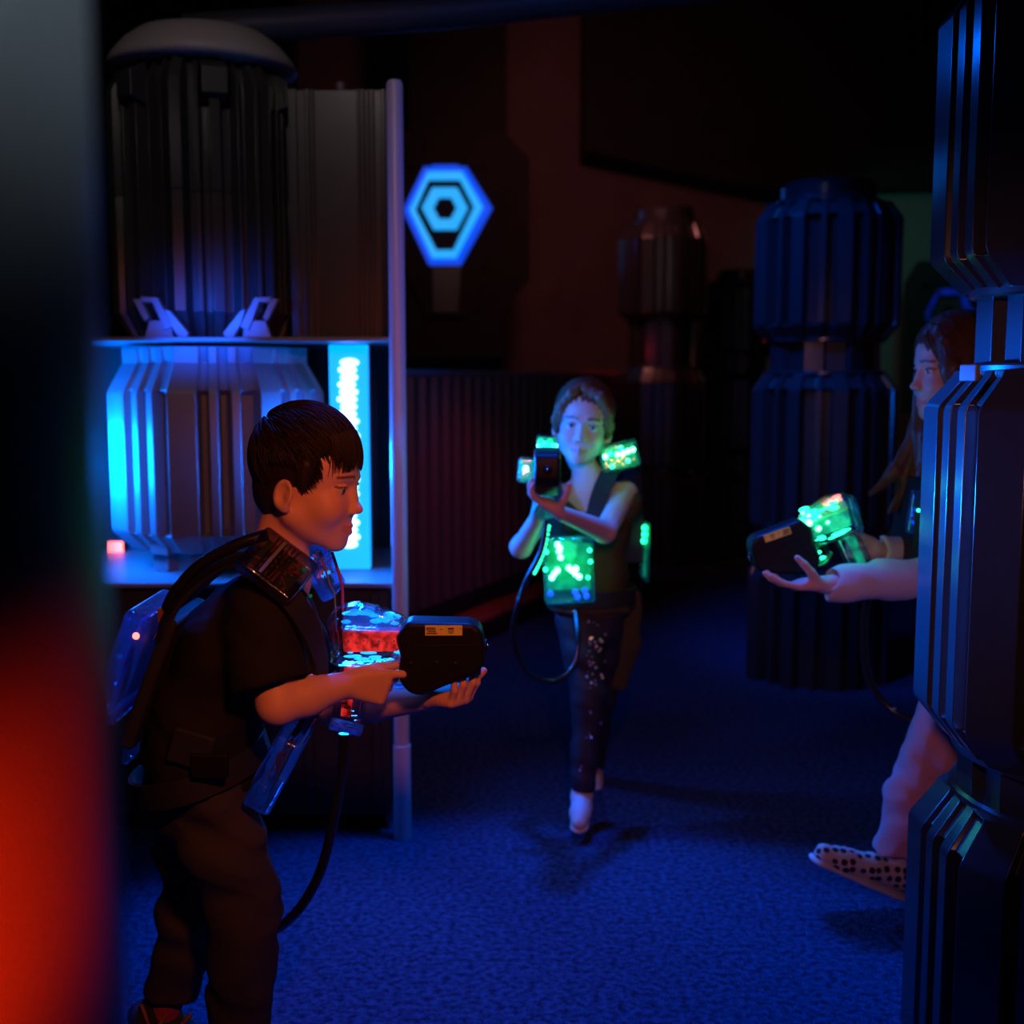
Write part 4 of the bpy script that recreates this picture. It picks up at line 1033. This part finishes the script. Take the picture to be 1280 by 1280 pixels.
# jacket tied round the waist
S = SDF(); S.chain([A_(768, 752, 3.34), A_(776, 800, 3.36), A_(772, 850, 3.37)], [.050, .052, .036], .03, flat=(np.array((.0, 1, 0)), .45))
S.chain([A_(792, 745, 3.33), A_(790, 805, 3.35)], [.026, .022], .02, flat=(np.array((.0, 1, 0)), .5))
c = A_(738, 757, 3.31); S.chain([c+np.array((.108*math.cos(a), .078*math.sin(a), 0)) for a in np.linspace(0, 2*math.pi, 13)], [.014]*13, .01)
S.build('waist_jacket', .004, M['olive'], gl, disp=folds(1, [(.9, .2, .2, 95, .0035, .4), (.3, .3, .8, 50, .002, 1.2)]))
# leggings with sequins
S = SDF(); torso(S, [pv+(0, 0, .01), pv+(0, 0, -.04)], [.066, .066], (X_, 1.34))
S.chain([hpR, (hpR+knR)/2, knR, anR+(0, 0, .012)], [.060, .056, .047, .036], .02); S.chain([hpL, (hpL+knL)/2, knL, anL+(0, 0, .02)], [.060, .054, .043, .034], .02)
lg = S.build('leggings', .004, M['leggings'], gl, disp=folds(1, [(.3, .3, .9, 80, .002, .4), (.7, .3, .6, 60, .002, 1.6)]))
bm = bmesh.new(); random.seed(11)
from mathutils.bvhtree import BVHTree
lgb = BVHTree.FromPolygons([v.co[:] for v in lg.data.vertices], [p.vertices[:] for p in lg.data.polygons])
for i in range(46):
    py = random.choice([random.uniform(775, 860), random.uniform(775, 980)]); px = 741+random.uniform(-13, 13)-.05*(py-860)
    p_ = at(px, py, 2.9); dr_ = (p_-cob.location).normalized(); hit = lgb.ray_cast(p_, dr_)[0]
    if hit is None: continue
    cc = hit-dr_*.003
    R_ = Matrix.Rotation(random.uniform(-.6, .6), 4, 'X') @ Matrix.Rotation(random.uniform(-.6, .6), 4, 'Z')
    bmesh.ops.create_circle(bm, cap_ends=True, segments=8, radius=random.choice((.0022, .0035)), matrix=Matrix.Translation(Vector(cc)) @ R_ @ Matrix.Rotation(math.pi/2, 4, 'X'))
tag(obj('sequins', bm, M['sequin'], lg, keep=True), kind='stuff')
shoe('shoe', anR+(0, .01, .01), anR+(-.14, -1, -.32), (0, 0, 1), M['whiteshoe'], M['sole'], gl, .82)
shoe('shoe', anL, anL+(.05, -1, -.75), (0, .6, 1), M['whiteshoe'], M['sole'], gl, .82)
gun(A_(684, 586, 3.06), (-.03, -1, -.03), (0, 0, 1), 'toy gun of the small girl, its dark muzzle pointed at the camera', dict(LED_G, coral=False), .95)
vg = empty('laser_vest', A_(735, 660, 3.2), 'green glowing laser tag vest worn by the small girl', 'vest', 'laser tag vests')
def dots(name, pts, Y, r, m, par): 
    bm = bmesh.new()
    for x, y in pts: add_ball(bm, A_(x, y, Y), r, 10, 7, (1, .5, 1))
    return obj(name, bm, m, par, smooth=True, keep=True)
cp = clearbox('chest_module', mtx(A_(711, 712, 3.20), (1, 0, .04), (0, 0, 1)), (.068, .090, .020), vg, M['clear_green'], None, 0, bev=.010)
box('glow_board', A_(711, 705, 3.222), (.060, .002, .072), M['gun_greenlow'], cp, bevel=.002, keep=True)
dots('white_led', [(697, 681), (699, 689), (701, 697), (700, 685), (690, 722), (693, 717), (697, 713), (711, 710), (715, 713), (719, 717), (724, 721), (720, 711)], 3.172, .0075, M['gun_white'], cp)
dots('blue_led', [(719, 740), (731, 738), (722, 746), (733, 745), (688, 742)], 3.176, .009, M['led_blue'], cp)
dots('green_led', [(737, 688), (738, 702), (683, 690), (682, 712), (735, 722)], 3.178, .006, M['gun_green'], cp)
s1 = clearbox('shoulder_module', mtx(A_(774, 570, 3.27), (1, 0, .22), (-.2, .2, 1)), (.052, .036, .024), vg, M['clear_green'], None, 0)
box('glow_board', A_(774, 571, 3.292), (.046, .002, .030), M['gun_greenlow'], s1, R=Matrix.Rotation(-.22, 3, 'Y'), keep=True)
dots('white_led', [(757, 571), (772, 568), (779, 566), (785, 564), (791, 562)], 3.235, .0068, M['gun_white'], s1)
dots('green_led', [(763, 567), (776, 560), (765, 583), (785, 576)], 3.240, .006, M['gun_green'], s1)
s2 = clearbox('shoulder_module', mtx(A_(659, 588, 3.30), (1, 0, -.1), (0, .2, 1)), (.026, .034, .022), vg, M['clear_green'], None, 0)
box('glow_board', A_(659, 588, 3.32), (.021, .002, .028), M['gun_greenlow'], s2, keep=True)
dots('white_led', [(657, 586)], 3.268, .0075, M['gun_white'], s2)
band('shoulder_strap', [A_(792, 660, 3.44), A_(790, 590, 3.40), A_(768, 585, 3.30), A_(748, 625, 3.24), A_(738, 680, 3.215)], [(0, 1, .1), (.2, .5, 1), (0, -.5, 1), (0, -1, .3), (0, -1, 0)], .024, .005, M['webbing'], vg)
band('shoulder_strap', [A_(680, 660, 3.42), A_(682, 595, 3.38), A_(690, 592, 3.29), A_(696, 630, 3.235), A_(690, 675, 3.215)], [(0, 1, .1), (-.2, .5, 1), (0, -.5, 1), (0, -1, .3), (0, -1, 0)], .018, .005, M['webbing'], vg)
c = A_(738, 742, 3.31); ring = [c+np.array((.124*math.cos(a), .096*math.sin(a), 0)) for a in np.linspace(0, 2*math.pi, 17)]
band('waist_belt', ring, [tuple(p-c) for p in ring], .022, .004, M['webbing'], vg)
clearbox('back_pad', mtx(A_(783, 640, 3.44), (1, 0, .05), (0, 0, 1)), (.05, .15, .016), vg, M['webbing'])
b_ = clearbox('back_pack', mtx(A_(806, 688, 3.44), (1, 0, 0), (0, 0, 1)), (.010, .085, .05), vg, M['clear_green'])
dots('green_led', [(806, 660), (806, 668), (805, 676)], 3.40, .009, M['gun_green'], b_)
box('glow_strip', A_(806, 695, 3.43), (.003, .02, .06), M['gun_greenlow'], b_, keep=True)
tube('gun_hose', spline([A_(683, 650, 3.07), A_(676, 690, 3.06), A_(654, 735, 3.05), A_(641, 790, 3.05), A_(656, 836, 3.06), A_(690, 852, 3.07), A_(717, 832, 3.09), A_(723, 795, 3.12), A_(719, 764, 3.18)], 8), .0068, M['rubber'], vg, 12, keep=True)
bm = bmesh.new()
for p in spline([A_(686, 658, 3.10), A_(682, 680, 3.12), A_(676, 700, 3.13), A_(668, 716, 3.14)], 4): add_ball(bm, p, .0042, 8, 6)
obj('bead_cord', bm, M['gun_green'], vg, smooth=True, keep=True)
dots('hose_stud', [(648, 749), (717, 765)], 3.04, .004, M['metal'], vg)

# ================================================================== THE LONG-HAIRED GIRL ON THE RIGHT
gr = empty('person', (1.0, 2.75, 0), 'long-haired girl in pink trousers and cream sleeves striding from behind the right pillar', 'person', 'children playing laser tag')
HR = Frame(A_(1193, 461, 2.75), (-1, -.10, -.03), (-.02, 0, 1), 1.10)
nb = A_(1222, 560, 2.76); ch = A_(1226, 640, 2.77); ab = A_(1228, 740, 2.77); pv = A_(1226, 820, 2.77)
shL, elL, wrL = A_(1214, 600, 2.64), A_(1190, 718, 2.62), A_(1030, 731, 2.66)
shR, elR, wrR = A_(1222, 600, 2.90), A_(1195, 700, 2.88), A_(1094, 688, 2.78)
hpL, knL, anL = A_(1222, 830, 2.71), A_(1168, 935, 2.68), A_(1118, 1070, 2.68)
hpR, knR, anR = A_(1226, 830, 2.83), A_(1208, 955, 2.79), A_(1200, 1075, 2.84)
S = SDF(); head(S, HR, 4)
S.chain([HR.p((0, -.030, -.035)), HR.p((0, -.035, -.09)), nb, ch], [.038, .034, .040, .06], .025)
torso(S, [nb+(0, 0, -.03), ch, ab, pv], [.048, .068, .062, .070], (Y_, 1.35))
S.cap(shL, shR, .032, .032, .03)
S.chain([shL, elL, elL*.5+wrL*.5, wrL], [.034, .030, .027, .021], .018); S.chain([shR, elR, wrR], [.034, .030, .021], .018)
for h_, k_, a_ in ((hpL, knL, anL), (hpR, knR, anR)): S.chain([h_, k_, a_], [.056, .040, .028], .02)
hand(S, wrL, (-1, 0, -.02), (0, .15, 1), (0, -1, .15), [(.20, .25, .25), (.22, .28, .25), (.25, .3, .3), (.3, .3, .3)], spread=.12, s=1.0, thumb=((.55, .5, .75), (.75, .0, .75)))
hand(S, wrR, (-.97, .0, .20), (0, -1, 0), (.2, 0, 1), [(.3, .8, .7), (1.2, 1.3, .8), (1.3, 1.3, .8), (1.3, 1.3, .8)], spread=.04, s=.95, thumb=((.8, .3, .5), (1, 0, .4)))
S.build('body', .003, M['skin'], gr, color=skin_color([HR], (.64, .36, .29)))
eyes(HR, gr, (0, 1, -.08))
hc, hr = (0, -.012, .036), (.0785, .090, .085)
S = SDF(); S.ell(HR.p(hc), np.array(hr)*1.10, HR.R)
S.ell(HR.p((0, -.045, -.03)), np.array((.066, .054, .075))*1.10, HR.R, k=.03)
S.ell(HR.p((0, .105, -.025)), np.array((.052, .062, .088))*1.10, HR.R, .008, 's')
gd = [[HR.p((-.060, .048, .055)), HR.p((-.074, .040, .0)), HR.p((-.076, .030, -.06)), A_(1178, 545, 2.66), A_(1184, 610, 2.64)],
      [HR.p((-.070, .010, .03)), HR.p((-.080, .000, -.04)), A_(1196, 540, 2.66), A_(1205, 620, 2.66)],
      [HR.p((0, -.08, .0)), HR.p((0, -.09, -.08)), A_(1232, 580, 2.82), A_(1236, 650, 2.84)],
      [HR.p((.062, .038, .045)), HR.p((.074, .034, -.02)), A_(1146, 540, 2.83), A_(1118, 590, 2.84), A_(1088, 618, 2.85)],
      [HR.p((.066, .030, .0)), A_(1160, 540, 2.82), A_(1140, 600, 2.83), A_(1112, 640, 2.84)],
      [A_(1160, 545, 2.80), A_(1160, 590, 2.80), A_(1150, 640, 2.80)]]
gr_r = [[.012, .022, .022, .018, .006], [.02, .028, .028, .01], [.04, .05, .045, .02], [.012, .018, .018, .015, .005], [.016, .020, .018, .006], [.02, .02, .006]]
for P, r_ in zip(gd, gr_r): S.chain(P, r_, .02)
def hd2(x, y, z):
    q = HR.inv(np.stack([x, y, z], 1)); return .0014*np.sin(q[:, 0]*260+2*np.sin(q[:, 2]*30))*np.sin(q[:, 1]*230+1.3)
hair = S.build('hair', .0034, M['hairbrown'], gr, disp=hd2)
paths = []
for i in range(900):
    d = rg.normal(size=3); d /= np.linalg.norm(d); st = np.array(hc)+d*np.array(hr)
    if st[2] < .0 or (st[1] > .058 and abs(st[0]) < .045 and st[2] < .06): continue
    jit = rg.normal(size=3)*.05
    def flow(p): return np.array((.7*np.sign(p[0]), -.1, -1.0 if p[2] < .09 else -.2))+jit
    paths.append(shell_strand(HR, hc, hr, st, flow, 14, .008, 1.01+rg.uniform(0, .03), lambda p: p[2] < -.06 or (p[1] > .06 and abs(p[0]) < .040 and p[2] < .04)))
for P, r_ in zip(gd, gr_r):
    sp = np.array([tuple(p) for p in spline([Vector(p) for p in P], 7)]); rr = np.interp(np.linspace(0, 1, len(sp)), np.linspace(0, 1, len(r_)), r_)
    for i in range(130):
        o_ = rg.normal(size=3); o_ /= np.linalg.norm(o_); ph = rg.uniform(0, 6)
        k0 = rg.integers(0, 4); Q = sp+o_*(rr[:, None]*rg.uniform(.85, 1.12))+.003*np.sin(np.linspace(0, 5, len(sp))+ph)[:, None]*np.array((1, .5, .3))
        paths.append(list(Q[k0:]))
strands('hair_strands', paths, M['hairbrown'], hair, .0014)
# dark hooded vest top, cream sleeves
S = SDF(); torso(S, [nb+(.0, 0, -.035), ch, ab, pv], [.055, .084, .082, .088], (Y_, 1.30), .03)
S.chain([shL, (shL+elL)/2, elL, elL*.45+wrL*.55, wrL+(.012, 0, .0)], [.050, .052, .052, .044, .040], .02)
S.chain([shR, (shR+elR)/2, elR, wrR+(.016, 0, 0)], [.050, .050, .048, .036], .02)
dL = unit(wrL-elL); flatcut(S, wrL+(.000, 0, 0), dL, h=.07); S.cap(wrL-dL*.02, wrL+dL*.05, .030, .036, .003, mode='s')
dR = unit(wrR-elR); flatcut(S, wrR, dR, h=.06); S.cap(wrR-dR*.02, wrR+dR*.05, .026, .03, .003, mode='s')
slf = folds(1, [(.9, .2, .25, 70, .0032, .4), (.6, .2, -.75, 58, .0036, 2.0), (.3, .5, .8, 90, .0016, 1.0)])
S.build('cream_top', .004, M['cream'], gr, disp=slf)
S = SDF(); torso(S, [pv+(0, 0, .02), pv+(0, 0, -.04)], [.080, .082], (Y_, 1.30))
hmL = anL+(.004, 0, .018); hmR = anR+(0, 0, .02)
S.chain([hpL, (hpL+knL)/2, knL, (knL+hmL)/2, hmL-(0, 0, .02)], [.076, .070, .064, .062, .061], .04); S.chain([hpR, (hpR+knR)/2, knR, hmR], [.078, .072, .062, .058], .02)
flatcut(S, hmL+(0, 0, -.010), unit(hmL-knL)+np.array((.15, 0, 0)), h=.12)
S.build('pink_trousers', .004, M['pink'], gr, disp=folds(1, [(.8, .1, .45, 85, .0042, .4), (-.75, .2, .5, 70, .0040, 1.7), (.2, .6, .7, 120, .0015, 2.5)]))
M['spotshoe'] = mat('spotted_canvas', (.66, .52, .48), .75)
nt = M['spotshoe'].node_tree; vo = nt.nodes.new('ShaderNodeTexVoronoi'); vo.inputs['Scale'].default_value = 50; vo.inputs['Randomness'].default_value = .35
tc = nt.nodes.new('ShaderNodeTexCoord'); cr = nt.nodes.new('ShaderNodeValToRGB'); cr.color_ramp.elements[0].position = .36; cr.color_ramp.elements[0].color = (.03, .018, .018, 1)
cr.color_ramp.elements[1].position = .42; cr.color_ramp.elements[1].color = (.66, .52, .48, 1)
nt.links.new(tc.outputs['Object'], vo.inputs['Vector']); nt.links.new(vo.outputs['Distance'], cr.inputs[0]); nt.links.new(cr.outputs[0], nt.nodes['Principled BSDF'].inputs['Base Color'])
s_ = shoe('shoe', anL+(.0, 0, -.01), anL+(-.93, -.02, .40), (.4, 0, 1), M['spotshoe'], M['sole'], gr, 1.06)
s_['label'] = 'pale slip-on shoe with dark spots'
shoe('shoe', anR, anR+(-.9, .1, -.3), (0, 0, 1), M['spotshoe'], M['sole'], gr, 1.0)
gun(A_(1044, 668, 2.72), (-.935, -.02, -.335), (-.335, 0, .935), 'toy gun held out by the long-haired girl, green and coral lamps in its clear rear', LED_G, 1.0)
vr = empty('laser_vest', A_(1225, 650, 2.77), 'dark laser tag vest of the long-haired girl, mostly behind the pillar', 'vest', 'laser tag vests')
band('shoulder_strap', [A_(1290, 680, 2.70), A_(1270, 590, 2.66), A_(1215, 566, 2.64), A_(1168, 610, 2.64), A_(1156, 680, 2.66), A_(1168, 760, 2.68)], [(1, 0, .1), (.6, -.3, 1), (0, -.4, 1), (-1, -.4, .3), (-1, -.3, 0), (-1, -.3, 0)], .032, .007, M['webbing'], vr)
band('shoulder_strap', [A_(1290, 680, 2.86), A_(1270, 590, 2.88), A_(1215, 566, 2.88), A_(1160, 610, 2.88), A_(1146, 680, 2.86), A_(1160, 760, 2.84)], [(1, 0, .1), (.6, .3, 1), (0, .4, 1), (-1, .4, .3), (-1, .3, 0), (-1, .3, 0)], .032, .007, M['webbing'], vr)
clearbox('chest_panel', mtx(A_(1140, 655, 2.78), (.12, 0, 1), (0, 1, 0)), (.11, .10, .016), vr, M['gunblack'], bev=.008)
clearbox('chest_module', mtx(A_(1146, 640, 2.70), (.12, 0, 1), (0, 1, 0)), (.05, .016, .018), vr, M['clear_blue'], electronics(8, M['led_blue'], 8))
clearbox('back_pack', mtx(A_(1330, 690, 2.78), (.0, 0, 1), (0, 1, 0)), (.10, .10, .03), vr, M['clear_blue'])
bm = bmesh.new(); add_ball(bm, A_(1148, 638, 2.66), .004); obj('small_lamp', bm, M['gun_green'], vr, smooth=True, keep=True)
tube('gun_hose', spline([A_(1092, 712, 2.74), A_(1080, 780, 2.76), A_(1085, 845, 2.76), A_(1112, 885, 2.74), A_(1150, 905, 2.70), A_(1200, 918, 2.68), A_(1270, 890, 2.75), A_(1310, 800, 2.80)], 8), .0095, M['rubber'], vr, 14, keep=True)
dots('hose_stud', [(1118, 886)], 2.72, .004, M['metal'], vr)

for p_, e_ in ((A_(770, 562, 3.20), .10), (A_(712, 700, 3.10), .12), (A_(1060, 660, 2.66), .10)):
    l = bpy.data.lights.new('led_glow', 'POINT'); l.color = (.03, 1, .42); l.energy = e_; l.shadow_soft_size = .03
    o = bpy.data.objects.new('led_glow', l); COL.objects.link(o); o.location = p_
